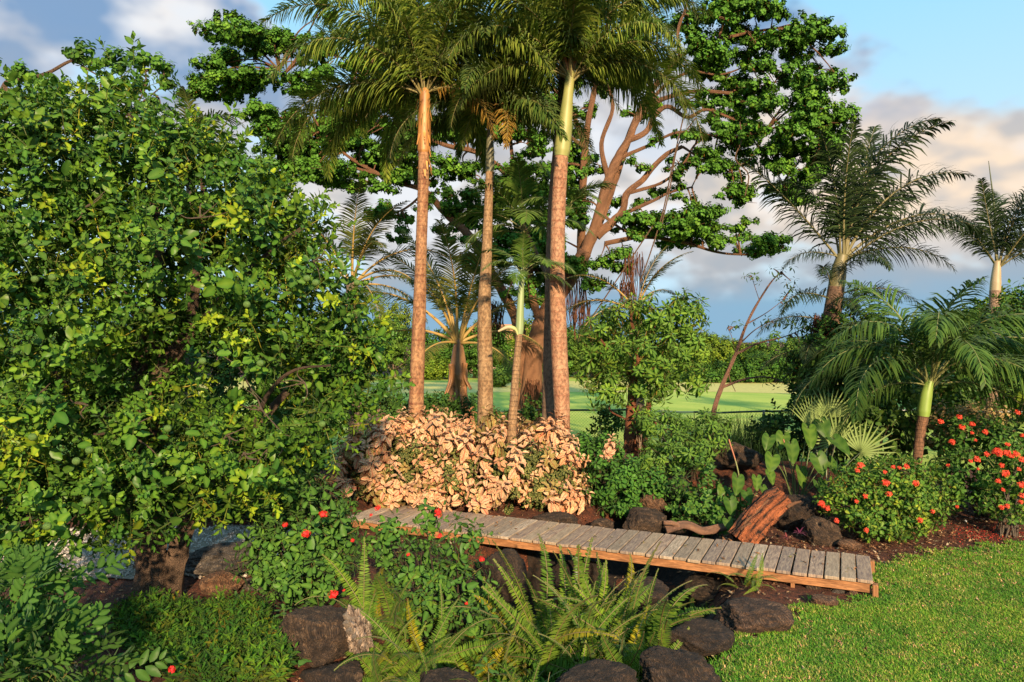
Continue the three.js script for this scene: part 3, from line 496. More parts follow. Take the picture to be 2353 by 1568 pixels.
{
  const d = 20, base = W(1228, 1010, d); base.y = 0; base.x = W(1228, 1010, d).x;
  const geos = [leafGeo({ L: 0.17, Wd: 0.13, shape: 'ovate', fold: 0.3, curl: 0.35, col: [0.045, 0.125, 0.025], rib: [0.08, 0.17, 0.04] }), leafGeo({ L: 0.19, Wd: 0.14, shape: 'heart', fold: 0.2, curl: 0.3, col: [0.05, 0.14, 0.03], rib: [0.09, 0.19, 0.04] })];
  const sprig = rosette(rng(301), { n: 13, len: 0.12, top: 0.55, bottom: -0.9, s0: 1, s1: 0.65 });
  const mats = [[1, 1, 1], [1.35, 1.15, 1], [0.7, 0.8, 0.75]].map((t) => leafMat(t, { coat: 0.3, through: 0 }));
  branchingTree({
    name: 'spreading_tree', label: 'huge spreading tree with orange-brown limbs and dense green clumps behind the palms', base, d, seed: 302, rFactor: 0.58, grow: 1.1, layered: true, barkA: [0.17, 0.08, 0.04], barkB: [0.44, 0.22, 0.11], sprig, geos, mats, mass: leafMat([1, 1, 1], { coat: 0.3, through: 0 }), perArea: 23, singles: 299, scale: [0.55, 1.0], sides: 12,
    tint: (o, r) => r() < 0.12 ? [1.5, 1.25, 1] : [1, 1, 1],
    limbs: [
      [[[1228, 1060], [1222, 900], [1226, 810], [1255, 720], [1305, 645], [1345, 580]], 0.56, 0.33],
      [[[1205, 1040, 0.3], [1196, 900, 0.2], [1200, 800], [1180, 720], [1130, 630], [1082, 546], [1023, 490], [978, 440], [930, 424], [872, 402], [810, 385]], 0.36, 0.06],
      [[[1262, 1040, -0.2], [1262, 900], [1255, 780], [1228, 700], [1215, 600], [1200, 480], [1180, 380], [1170, 300]], 0.28, 0.07],
      [[[1345, 580], [1370, 515], [1398, 415], [1420, 365], [1447, 315], [1466, 273], [1500, 238], [1535, 224], [1598, 210], [1680, 214]], 0.3, 0.07],
      [[[1440, 325], [1482, 305], [1510, 259], [1535, 245], [1580, 270], [1622, 252], [1692, 277], [1760, 300]], 0.15, 0.05],
      [[[1372, 520, 0.3], [1412, 415, 0.4], [1440, 330, 0.5], [1470, 255, 0.5], [1500, 205, 0.5], [1530, 168, 0.4], [1560, 132], [1605, 108], [1650, 93], [1710, 77], [1790, 64]], 0.22, 0.05],
      [[[1372, 545], [1430, 485], [1441, 445], [1478, 413], [1503, 381], [1535, 353], [1568, 337]], 0.2, 0.09],
      [[[1375, 535], [1420, 497], [1455, 482], [1500, 462], [1540, 442], [1590, 430]], 0.15, 0.04],
      [[[1335, 600, 0.4], [1338, 480, 0.6], [1342, 380, 0.6], [1352, 280, 0.5], [1372, 180, 0.4], [1388, 100, 0.3], [1405, 10, 0.2], [1420, -60]], 0.24, 0.07],
      [[[1563, 130], [1558, 72], [1577, 14], [1590, -40]], 0.1, 0.04], [[[1345, 340, 0.5], [1310, 250, 0.3], [1272, 207], [1223, 189], [1188, 171], [1120, 150]], 0.13, 0.04],
      [[[1190, 420], [1100, 352], [1030, 336], [990, 322], [900, 300], [802, 263], [732, 259], [660, 272]], 0.14, 0.04], [[[1390, 560], [1480, 545], [1580, 560], [1650, 580], [1720, 585], [1800, 570]], 0.12, 0.03],
      [[[872, 402], [800, 360], [740, 300], [690, 220], [640, 160]], 0.09, 0.03], [[[1650, 93], [1665, 50], [1690, 10]], 0.06, 0.03], [[[1692, 277], [1760, 360], [1800, 420]], 0.06, 0.02], [[[978, 440], [930, 480], [880, 500], [840, 545]], 0.07, 0.02], [[[1568, 337], [1640, 380], [1720, 375]], 0.06, 0.02],
      [[[1500, 238], [1495, 160], [1510, 90], [1500, 20]], 0.1, 0.03], [[[1590, 430], [1600, 410], [1612, 395]], 0.03, 0.015],
      [[[1398, 415], [1382, 330], [1408, 250], [1400, 180], [1440, 112], [1472, 50]], 0.13, 0.04], [[[1466, 273], [1530, 195], [1590, 165], [1655, 172], [1725, 148]], 0.1, 0.03], [[[1420, 365], [1490, 335], [1555, 305], [1635, 312], [1705, 345]], 0.1, 0.03], [[[1441, 445], [1520, 420], [1565, 385], [1600, 330], [1660, 300]], 0.09, 0.03], [[[1380, 490], [1450, 535], [1530, 515]], 0.08, 0.03], [[[1345, 340, 0.5], [1300, 300, 0.4], [1290, 200, 0.3], [1250, 120, 0.2]], 0.1, 0.03],
    ],
    clumps: [[1800, 95, 70, 38], [1868, 92, 55, 42], [1890, 160, 30, 22, 0.3], [1850, 235, 75, 75, -0.4], [1780, 190, 70, 45], [1892, 300, 55, 70, -0.3], [1800, 300, 85, 60, -0.5], [1860, 385, 65, 55, -0.3], [1770, 370, 60, 40], [1815, 440, 60, 30], [1705, 310, 60, 32], [1690, 235, 60, 30, 0.5], [1640, 130, 65, 32], [1735, 45, 70, 38], [1660, 25, 55, 32], [1580, 60, 50, 26, 0.6], [1650, 375, 50, 24], [1690, 445, 55, 24], [1620, 540, 45, 18], [1560, 530, 80, 34], [1480, 515, 60, 24], [1790, 562, 60, 22], [1720, 578, 40, 14], [1600, 505, 60, 26], [1345, 640, 40, 40, -0.6], [1300, 590, 55, 36, -0.6], [1400, 600, 45, 26], [1590, 465, 30, 16], [1945, 200, 20, 16],
      [560, 80, 95, 42], [495, 150, 62, 34], [640, 100, 55, 36], [690, 130, 40, 24], [575, 205, 90, 26], [470, 210, 50, 24], [620, 285, 75, 34], [710, 325, 85, 36], [830, 345, 80, 32], [920, 320, 60, 36], [760, 392, 80, 26], [640, 372, 80, 26], [950, 250, 70, 44], [1050, 285, 70, 40], [1210, 330, 60, 34], [1250, 250, 55, 42], [1180, 420, 60, 40], [865, 478, 36, 18], [930, 540, 40, 20], [920, 500, 30, 14], [745, 30, 36, 40], [775, 130, 55, 42], [730, 95, 30, 26], [1010, 395, 50, 30], [1075, 480, 55, 34], [1150, 560, 55, 44], [1300, 480, 45, 46], [1235, 620, 55, 56], [1330, 410, 45, 40, 0.8], [1330, 170, 50, 40, 1.2], [1200, 100, 80, 50, 1.5], [1050, 80, 90, 50, 1.5], [900, 60, 80, 50, 1.5], [1450, 60, 60, 40, 1], [840, 430, 40, 20], [1260, 700, 50, 40, 0.5], [1110, 620, 45, 36], [1180, 660, 40, 36], [880, 270, 60, 36, 1], [1000, 200, 60, 40, 1.2], [1120, 220, 60, 40, 1.2], [1080, 400, 50, 30, 0.6], [1150, 300, 50, 30], [950, 380, 50, 26], [1230, 420, 50, 40, 0.8], [1270, 560, 50, 40], [1010, 540, 40, 26], [1060, 600, 40, 26], [1210, 520, 50, 40, 0.5], [780, 260, 50, 24], [850, 210, 50, 30, 0.8], [690, 400, 60, 22], [1640, 250, 40, 22], [1660, 190, 50, 24, 0.5], [1730, 120, 50, 26, 0.5], [1700, 520, 30, 14], [1400, 480, 36, 26, 0.6], [1380, 380, 36, 26, 0.8], [1320, 320, 40, 36, 1], [870, 150, 60, 40, 1], [700, 200, 60, 26], [660, 330, 60, 26], [900, 420, 50, 24], [1000, 300, 60, 36, 0.8], [1130, 480, 50, 34, 0.6], [1090, 540, 44, 30, 0.5], [1040, 450, 40, 24], [1200, 240, 60, 40, 1.4], [1290, 380, 50, 44, 1], [1250, 500, 50, 50, 0.8], [1190, 580, 50, 40, 0.4], [1290, 640, 44, 40, 0.4], [800, 300, 70, 26, 0.6], [850, 390, 50, 24, 0.6], [960, 470, 40, 22]],
    extra: (o, r, nodes) => {   // fibrous roots hanging from the forks
      for (const [px, py, w, l, dd] of [[1322, 640, 24, 95, -0.5], [1335, 700, 20, 70, -0.5], [1455, 590, 22, 95, -0.3], [1225, 880, 14, 70, -0.7], [1140, 700, 14, 80, -0.4], [1440, 655, 16, 50, -0.3]]) {
        const g = new GB(); for (let k = 0; k < 46; k++) { const a = W(px + (r() - 0.5) * 2 * w, py + (r() - 0.6) * 20, d + dd + (r() - 0.5) * 0.5).sub(base), e = a.clone().add(V((r() - 0.5) * 0.25, -l / FOCAL * d * (0.4 + r() * 0.8), (r() - 0.5) * 0.2)), m = a.clone().lerp(e, 0.5).add(V((r() - 0.5) * 0.14, 0, (r() - 0.5) * 0.1)); const b = 0.6 + r() * 0.8; g.tube(smoothPath([a, m, e], 5), () => 0.008 + r() * 0.004, 3, () => [0.26 * b, 0.1 * b, 0.045 * b], { cap: false }); }
        part('aerial_roots', g.geo(), bark, o).userData.kind = 'stuff';
      }
      const g = new GB();
      for (const pts of [[[1575, 250], [1545, 380], [1525, 480], [1495, 580], [1470, 650]], [[1600, 270], [1560, 330], [1540, 430], [1520, 520]], [[915, 300], [912, 350], [916, 372]], [[1180, 640], [1165, 680], [1155, 730]], [[1700, 280], [1705, 320], [1690, 365], [1720, 400], [1712, 450]], [[1500, 520], [1420, 640], [1340, 760]]]) g.tube(smoothPath(atBase(pts, d - 0.6, base), 14), () => 0.018, 5, () => [0.24, 0.14, 0.08]);
      part('vines', g.geo(), bark, o).userData.kind = 'stuff';
    },
  });
  // broad-leaved tree at the edge of the garden, behind the citrus
  const d2 = 13.5, b2 = W(-160, 900, d2); b2.y = 0;
  branchingTree({ name: 'almond_tree', label: 'broad-leaved tree with long bare branches rising behind the citrus tree', base: b2, d: d2, seed: 305, barkA: [0.13, 0.08, 0.05], barkB: [0.32, 0.2, 0.12], sprig, geos, mats, mass: leafMat([1.1, 1.05, 1], { coat: 0.3, through: 0.25 }), perArea: 15, singles: 150, scale: [0.7, 1.05],
    limbs: [[[[-160, 1100], [-150, 700], [-100, 450], [-30, 290], [12, 205]], 0.22, 0.07], [[[0, 225], [16, 190], [60, 182], [110, 168], [170, 138], [230, 150]], 0.055, 0.02], [[[12, 205], [60, 220], [120, 240], [190, 260], [260, 250]], 0.045, 0.015], [[[170, 138], [210, 165], [240, 180]], 0.02, 0.01], [[[300, 260], [330, 210], [335, 170], [330, 145]], 0.02, 0.01], [[[190, 260], [260, 280], [320, 240], [370, 200]], 0.03, 0.01]],
    clumps: [[35, 162, 38, 18], [65, 175, 30, 14], [175, 122, 32, 18], [205, 140, 24, 14], [262, 142, 45, 16], [330, 138, 28, 14], [370, 160, 24, 20], [380, 190, 18, 18], [130, 195, 40, 16], [300, 200, 40, 24], [230, 215, 45, 20], [120, 235, 60, 22], [355, 250, 36, 26]] });
}
// ---------- citrus tree ----------
{
  const r = rng(310), base = V(-3.93, terrain(-3.93, -8.1), -8.1), d = 8.1;
  const o = thing('citrus_tree', 'large leafy citrus tree with green limes and yellow new shoots beside the gravel path', 'tree', base), col = barkCol([0.08, 0.05, 0.033], [0.24, 0.155, 0.1], 7);
  const limbs = [[[[352, 1405], [346, 1260], [338, 1120], [342, 940], [384, 830], [440, 770]], 0.19, 0.08], [[[388, 1400, 0.1], [405, 1270, 0.1], [452, 1170, 0.1], [505, 1090], [580, 990], [660, 900]], 0.14, 0.04], [[[342, 940], [318, 830], [350, 720], [365, 560], [340, 400], [300, 260]], 0.1, 0.025], [[[338, 1050], [260, 960], [150, 880], [60, 800]], 0.08, 0.03], [[[440, 770], [520, 680], [620, 580], [700, 520]], 0.07, 0.02], [[[384, 830], [300, 700], [180, 560], [100, 420]], 0.08, 0.02], [[[340, 1000, -0.2], [290, 990, -0.7], [215, 1000, -1.0]], 0.035, 0.015], [[[580, 990], [620, 900, -0.3], [680, 850, -0.5], [760, 840, -0.5]], 0.03, 0.012], [[[440, 770], [450, 640], [470, 500], [460, 380]], 0.06, 0.02], [[[330, 1260, 0.15], [318, 1160, 0.2], [280, 1060, 0.3], [180, 1000, 0.5]], 0.12, 0.04], [[[150, 880, -0.3], [120, 960, -0.8], [60, 1010, -1.0]], 0.03, 0.012]];
  limbs.forEach(([p, a, b], k) => part(k ? 'limb' : 'trunk', branchGeo(atBase(p, d, base), a, b, k ? 10 : 18, col, { knob: 0.3, pow: 0.8 }), bark, o));
  const dead = new GB();   // bare grey twigs that stick out of the crown
  for (const [px, py, dd] of [[560, 860, -0.7], [600, 940, -0.8], [520, 1000, -1], [200, 930, -1.1], [60, 930, -1.1], [300, 1000, -1], [640, 1010, -0.7], [720, 600, -0.6], [560, 1040, -0.9], [190, 480, -0.8], [460, 500, -0.9], [700, 880, -0.6]]) for (let k = 0; k < 4; k++) {
    const a = W(px, py, d + dd).sub(base), q = V(r() - 0.5, (r() - 0.55) * 0.9, (r() - 0.4) * 0.5).multiplyScalar(0.6), m = a.clone().addScaledVector(q, 0.5).add(V((r() - 0.5) * 0.1, (r() - 0.5) * 0.08, 0)); dead.tube(smoothPath([a, m, a.clone().add(q)], 6), (t) => 0.009 * (1 - 0.7 * t), 5, () => [0.3, 0.22, 0.15]);
  }
  part('twigs', dead.geo(), bark, o).userData.kind = 'stuff';
  const lobes = [lobe(200, 375, 200, 115, 8.3, 1.1), lobe(70, 520, 190, 190, 8), lobe(400, 450, 200, 130, 8.3), lobe(590, 520, 130, 105, 8.5), lobe(430, 620, 250, 170, 7.9), lobe(650, 710, 160, 150, 8.1), lobe(180, 760, 230, 200, 7.7), lobe(775, 830, 75, 120, 8.5), lobe(620, 880, 170, 150, 7.9), lobe(190, 1000, 230, 140, 7.5), lobe(670, 950, 100, 100, 8.2), lobe(460, 1070, 180, 95, 7.6), lobe(120, 1160, 180, 110, 7.2), lobe(285, 235, 30, 95, 8.2, 0.25), lobe(290, 1150, 110, 60, 7.5), lobe(850, 845, 46, 75, 8.6), lobe(110, 305, 110, 50, 8.4, 0.7), lobe(450, 350, 70, 50, 8.4)];
  const hollows = [[405, 850, 7.1, 0.6, 0.55, 1.3], [240, 900, 6.9, 0.4, 0.26, 1.0], [570, 950, 7.2, 0.5, 0.34, 1.0], [420, 690, 7.3, 0.3, 0.16, 0.6], [120, 640, 7.3, 0.25, 0.18, 0.6], [680, 820, 7.4, 0.2, 0.22, 0.6], [300, 470, 7.5, 0.3, 0.16, 0.6], [560, 560, 7.5, 0.25, 0.14, 0.6], [60, 900, 6.8, 0.2, 0.2, 0.6], [400, 1290, 7.2, 0.62, 0.5, 1.2], [640, 620, 7.5, 0.24, 0.2, 0.6], [200, 560, 7.4, 0.3, 0.14, 0.7], [480, 520, 7.4, 0.22, 0.2, 0.6], [330, 1040, 6.9, 0.3, 0.12, 0.6], [120, 1080, 6.6, 0.3, 0.1, 0.5]].map(([x, y, d, a, b, c]) => ({ c: W(x, y, d), r: V(a, b, c) }));   // gaps between the boughs
  const pts = crownPoints(lobes, 3700, r, { fill: 0.75, lift: 0.4, rough: 0.4 }).filter((q) => !hollows.some((h) => ((q.p.x - h.c.x) / h.r.x) ** 2 + ((q.p.y - h.c.y) / h.r.y) ** 2 + ((q.p.z - h.c.z) / h.r.z) ** 2 < 1));
  const geos = [leafGeo({ L: 0.165, Wd: 0.074, seg: 5, fold: 0.3, curl: 0.25, wave: 0.03, col: [0.048, 0.13, 0.02], rib: [0.1, 0.19, 0.04] }), leafGeo({ L: 0.14, Wd: 0.066, fold: 0.45, curl: 0.1, col: [0.06, 0.15, 0.022], rib: [0.11, 0.2, 0.04] })];
  const items = alternate(rng(311), { n: 13, len: 0.33, lo: 1.35, hi: 0.5, s0: 1, s1: 0.65, droop: 0.3 });
  const mats = [[1, 1, 1], [1.25, 1.1, 0.9], [0.8, 0.9, 0.9], [2.2, 1.5, 0.8]].map((t) => leafMat(t, { coat: 0.6, through: 0.15 }));
  leafy(o, base, pts, r, { items, geos, mats: [mats[0], mats[1], mats[2], mats[0], mats[1], mats[0], mats[2], mats[0], mats[3]], mass: leafMat([1, 1, 1], { coat: 0.6, through: 0.15 }), singles: 300, twig: { back: 0.2, len: 0.24, r: 0.004, col: [0.09, 0.11, 0.04] }, scale: [0.55, 1.3], spread: 0.7,
    tint: (q, r) => { const n = noise3(q.p.x * 1.3, q.p.y * 1.3, q.p.z * 1.3); return r() < 0.05 + 0.4 * smooth(0.25, 0.8, n) ? [2.9, 1.8, 0.9] : r() < 0.28 ? [1.4, 1.2, 0.9] : r() < 0.4 ? [0.6, 0.75, 0.8] : [1, 1, 1]; } });
  const lime = (() => { const g = new THREE.SphereGeometry(0.034, 16, 12), c = []; for (let k = 0; k < g.attributes.position.count; k++) { const n = 1 + 0.3 * noise3(g.attributes.position.getX(k) * 40, g.attributes.position.getY(k) * 40, g.attributes.position.getZ(k) * 40); c.push(0.1 * n, 0.19 * n, 0.035 * n); } g.setAttribute('color', new THREE.Float32BufferAttribute(c, 3)); return g; })(), limeMat = vc({ roughness: 0.45, bumpMap: repeatOf(grain, 0.1), bumpScale: 0.002 });
  for (const [px, py, d1] of [[120, 638, 6.6], [80, 642, 6.7], [345, 712, 6.7], [567, 700, 6.8], [465, 830, 6.7], [598, 835, 6.8], [705, 640, 6.9], [725, 650, 6.9], [385, 985, 6.6], [75, 1005, 6.3], [108, 1210, 6.1], [205, 1035, 6.3], [740, 975, 7.1], [820, 650, 7.6], [92, 920, 6.4], [88, 1260, 6.0], [200, 1150, 6.2], [56, 560, 6.9], [175, 1060, 6.3]]) part('lime', lime, limeMat, o, W(px, py, d1).sub(base));
}
// ---------- palms ----------
const frondStem = vc({ roughness: 0.6 });
const R = Math.PI / 180;
const shaftMat = vc({ roughness: 0.5 });
const bladeMats = { sunny: leafMat([1, 1, 1], { coat: 0.25, through: 0.25 }), dark: leafMat([0.8, 0.9, 0.9], { coat: 0.3, through: 0.2 }) };
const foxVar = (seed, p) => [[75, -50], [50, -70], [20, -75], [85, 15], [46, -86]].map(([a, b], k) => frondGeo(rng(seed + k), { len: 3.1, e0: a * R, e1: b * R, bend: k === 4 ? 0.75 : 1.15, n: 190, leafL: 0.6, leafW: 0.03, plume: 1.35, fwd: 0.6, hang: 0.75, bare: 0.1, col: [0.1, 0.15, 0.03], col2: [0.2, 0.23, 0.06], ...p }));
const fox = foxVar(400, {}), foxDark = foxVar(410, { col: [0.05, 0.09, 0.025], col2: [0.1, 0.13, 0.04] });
const brownFrond = frondGeo(rng(420), { len: 2.2, e0: 0.4, e1: -1.5, bend: 0.8, n: 80, leafL: 0.42, leafW: 0.03, plume: 1.2, hang: 0.7, col: [0.2, 0.1, 0.03], col2: [0.26, 0.15, 0.05] });
const sheathCol = (a, b) => (t, ang, len) => { const n = clamp(0.5 + fbm3(Math.cos(ang) * 2.5, len * 1.2, Math.sin(ang) * 2.5, 4) * 1.3, 0, 1); return [lerp(a[0], b[0], n), lerp(a[1], b[1], n), lerp(a[2], b[2], n)]; };
function palm(name, label, group, d, trunk, radii, shaft, { shaftR, shaftCol, fronds, set, mat = bladeMats.sunny, trunkOpt, headY = 0, extra } = {}) {
  const top = trunk[trunk.length - 1], foot = W(trunk[0][0], trunk[0][1], d), base = V(foot.x, terrain(foot.x, -d) - 0.05, -d);
  const pts = [V(0, 0, 0), ...atBase(trunk, d, base)].filter((p, k) => k === 0 || p.y > 0.15), o = thing(name, label, 'palm tree', base, group), rad = (t) => { const f = t * (radii.length - 1), i = Math.min(Math.floor(f), radii.length - 2); return lerp(radii[i], radii[i + 1], f - i); };
  part('trunk', ringTrunk(pts, rad, trunkOpt), palmBark, o);
  let head = pts[pts.length - 1];
  if (shaft) { const sp = [head, ...atBase(shaft, d, base)]; part('crownshaft', shaftGeo(sp, shaftR, shaftCol), shaftMat, o); head = sp[sp.length - 1]; }
  const r = rng(Math.round(d * 100) + trunk[0][0]);
  for (const [k, az, s = 1, roll] of fronds) addFrond(o, head.clone().add(V(Math.cos(az * R) * 0.05, -0.05 - r() * 0.12, Math.sin(az * R) * 0.05)), typeof k === 'number' ? set[k] : k, az, roll ?? (r() - 0.5) * 0.5, s * (0.92 + r() * 0.16), frondStem, mat);
  extra?.(o, base, r, head); return o;
}
const palmBark = (() => { const t = scar.clone(); t.repeat.set(1, 0.8); t.needsUpdate = true; return vc({ roughness: 0.85, map: t, bumpMap: t, bumpScale: 0.006 }); })();
// palm with the peeling orange sheath
palm('foxtail_palm', 'tall palm with a peeling orange sheath below its bushy crown', 'bushy palms behind the croton', 13.3, [[955, 1000], [957, 900], [964, 700], [968, 560], [972, 440], [974, 352]], [0.15, 0.145, 0.13, 0.105, 0.1, 0.1], [[974, 345], [975, 280], [976, 205]], {
  shaftR: [0.1, 0.115, 0.12, 0.11, 0.09], shaftCol: sheathCol([0.52, 0.26, 0.08], [0.22, 0.09, 0.03]), set: fox, trunkOpt: { a: [0.5, 0.29, 0.15], b: [0.24, 0.1, 0.05], rings: 0.11 },
  fronds: [[4, 178, 1.1, 0.1], [2, 172, 0.95], [4, 205, 1], [2, 205, 0.9], [4, 350, 0.9], [4, 240, 0.9], [4, 300, 0.9], [0, 160, 1.1], [1, 150, 1], [0, 120, 1], [3, 85, 1], [0, 60, 1], [1, 30, 1], [2, 8, 0.9], [0, 200, 1.1], [1, 235, 1], [0, 270, 1.1], [2, 300, 0.9], [1, 330, 1], [3, 140, 0.9], [3, 20, 0.9], [brownFrond, 25, 0.8]],
  extra: (o, base, r) => { const g = new GB(); for (let k = 0; k < 26; k++) { const a = r() * 6.28, y = W(974, lerp(225, 395, r()), 13.3).y - base.y, p = W(974.5, 300, 13.3).sub(base), c = V(p.x + Math.cos(a) * 0.112, y, p.z + Math.sin(a) * 0.112), e = c.clone().add(V(Math.cos(a) * (0.03 + r() * 0.06), -(0.05 + r() * 0.2), Math.sin(a) * (0.03 + r() * 0.06))), b = 0.5 + r() * 0.7, cc = [0.6 * b, 0.3 * b, 0.09 * b], w = V(-Math.sin(a), 0, Math.cos(a)).multiplyScalar(0.012 + r() * 0.02); g.q(g.v(c.x - w.x, c.y, c.z - w.z, cc), g.v(c.x + w.x, c.y, c.z + w.z, cc), g.v(e.x + w.x * 0.4, e.y, e.z + w.z * 0.4, cc), g.v(e.x - w.x * 0.4, e.y, e.z - w.z * 0.4, cc)); } part('peeling_sheath', g.geo(), shaftMat, o); } });
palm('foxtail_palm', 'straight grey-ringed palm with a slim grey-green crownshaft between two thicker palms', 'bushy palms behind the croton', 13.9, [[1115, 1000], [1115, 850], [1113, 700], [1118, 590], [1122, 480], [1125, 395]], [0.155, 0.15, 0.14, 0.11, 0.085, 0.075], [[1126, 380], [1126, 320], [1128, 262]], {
  shaftR: [0.075, 0.085, 0.08, 0.06, 0.05], shaftCol: sheathCol([0.2, 0.2, 0.12], [0.13, 0.13, 0.075]), set: foxDark, trunkOpt: { a: [0.44, 0.3, 0.17], b: [0.24, 0.14, 0.07], rings: 0.1, depth: 0.03 },
  fronds: [[4, 20, 0.85], [4, 160, 0.85], [4, 210, 0.85], [1, 170, 0.9], [2, 200, 0.75], [0, 150, 0.9], [1, 100, 0.75], [2, 60, 0.8], [1, 20, 0.9], [0, 40, 0.9], [0, 350, 0.9], [1, 310, 0.9], [1, 250, 0.9], [0, 90, 0.9], [brownFrond, 70, 0.9], [2, 5, 0.75]] });
palm('foxtail_palm', 'thick pinkish palm with a swollen yellow-green crownshaft and long orange leaf stalks', 'bushy palms behind the croton', 12.9, [[1293, 1000], [1291, 930], [1285, 800], [1281, 680], [1281, 560], [1284, 460], [1290, 360]], [0.125, 0.13, 0.145, 0.145, 0.13, 0.125, 0.12], [[1292, 342], [1298, 290], [1304, 230], [1311, 165]], {
  shaftR: [0.125, 0.145, 0.14, 0.115, 0.09, 0.08], shaftCol: sheathCol([0.34, 0.34, 0.11], [0.24, 0.26, 0.08]), set: fox, trunkOpt: { a: [0.56, 0.34, 0.21], b: [0.32, 0.14, 0.08], rings: 0.13, depth: 0.02, blotch: 0.8 },
  fronds: [[4, 4, 1.05, 0], [4, 12, 0.95, 0.1], [4, 170, 0.9], [4, 200, 0.95], [4, 330, 0.9], [0, 10, 0.95], [1, 355, 0.85, -0.2], [2, 20, 0.75], [0, 170, 1], [1, 190, 0.95], [1, 150, 0.95], [0, 120, 1], [3, 60, 1], [0, 80, 1.05], [1, 45, 0.9], [1, 320, 0.95], [0, 280, 1], [3, 240, 1], [0, 220, 1], [2, 160, 0.8], [1, 5, 0.8]],
  extra: (o, base) => { const d = 12.9; for (const [a, b] of [[[1308, 160], [1322, 60]], [[1312, 160], [1336, -40]], [[1314, 162], [1360, 60]], [[1306, 165], [1290, 80]]]) part('leaf_stalk', branchGeo(atBase([[...a], [(a[0] + b[0]) / 2 - 3, (a[1] + b[1]) / 2], b], d, base), 0.035, 0.016, 8, sheathCol([0.5, 0.27, 0.1], [0.36, 0.16, 0.06]), { knob: 0.02 }), shaftMat, o); } });
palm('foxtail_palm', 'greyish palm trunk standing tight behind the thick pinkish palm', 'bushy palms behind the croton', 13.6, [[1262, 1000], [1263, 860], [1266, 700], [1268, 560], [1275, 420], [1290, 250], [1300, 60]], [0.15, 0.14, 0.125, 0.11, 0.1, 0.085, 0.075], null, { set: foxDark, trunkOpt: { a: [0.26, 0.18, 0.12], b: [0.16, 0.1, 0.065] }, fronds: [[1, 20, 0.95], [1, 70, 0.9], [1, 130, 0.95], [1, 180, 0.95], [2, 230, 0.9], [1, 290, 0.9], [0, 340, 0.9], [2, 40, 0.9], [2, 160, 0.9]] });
// slim young palms
const pin = (seed, p) => [[65, -25], [40, -55], [15, -60], [80, 30]].map(([a, b], k) => frondGeo(rng(seed + k), { len: 1.4, e0: a * R, e1: b * R, bend: 1.2, n: 40, leafL: 0.48, leafW: 0.034, plume: 0.25, fwd: 0.75, hang: 0.4, bare: 0.16, col: [0.07, 0.13, 0.035], col2: [0.11, 0.17, 0.05], rib: [0.16, 0.17, 0.06], r0: 0.014, ...p }));
const slim = pin(430, {});
palm('young_palm', 'slim young palm with a boldly ringed tan stem and pale green shaft', 'slim young palms among the trunks', 12.6, [[1176, 1000], [1180, 930], [1186, 850], [1193, 768]], [0.085, 0.078, 0.066, 0.055], [[1194, 756], [1196, 700], [1199, 640], [1202, 612]], {
  shaftR: [0.066, 0.072, 0.06, 0.045, 0.03], shaftCol: sheathCol([0.28, 0.36, 0.17], [0.2, 0.27, 0.1]), set: slim, trunkOpt: { a: [0.5, 0.32, 0.17], b: [0.16, 0.1, 0.06], rings: 0.085, depth: 0.12, seg: 220, blotch: 0.4 },
  fronds: [[1, 20, 0.7], [1, 60, 0.65], [2, 100, 0.55], [1, 150, 0.6], [0, 200, 0.6], [2, 0, 0.65], [0, 300, 0.6], [1, 340, 0.6], [3, 80, 0.6]],
  extra: (o, base) => { const g = new GB(), d = 12.55, pts = smoothPath(atBase([[1190, 770], [1184, 757], [1168, 752], [1145, 762]], d, base), 10); g.tube(pts, (t) => 0.016 + 0.02 * Math.sin(Math.PI * t) * (t > 0.3 ? 1 : 0.5), 8, (t) => t > 0.5 ? [0.5, 0.4, 0.24] : [0.4, 0.42, 0.16]); part('flower_spathe', g.geo(), shaftMat, o); } });
palm('young_palm', 'young feather palm with broad shining fronds between the thick trunks', 'slim young palms among the trunks', 14.7, [[1268, 1000], [1268, 800], [1262, 660], [1205, 520]], [0.05, 0.045, 0.04, 0.035], null, { set: slim, fronds: [[1, 170, 1.15], [2, 150, 1.0], [0, 130, 1.1], [1, 90, 1.1], [2, 60, 1.0], [0, 30, 1.15], [1, 10, 1.1], [3, 200, 1.2], [0, 260, 1.1], [3, 100, 1.2], [2, 190, 0.9]] });
palm('young_palm', 'young feather palm holding fronds against the swollen green crownshaft', 'slim young palms among the trunks', 14.1, [[1289, 1000], [1285, 800], [1283, 620], [1300, 470]], [0.045, 0.04, 0.035, 0.03], null, { set: slim, fronds: [[0, 20, 0.8], [1, 50, 0.7], [2, 100, 0.6], [1, 160, 0.7], [3, 200, 0.8], [0, 340, 0.8], [2, 0, 0.6]] });
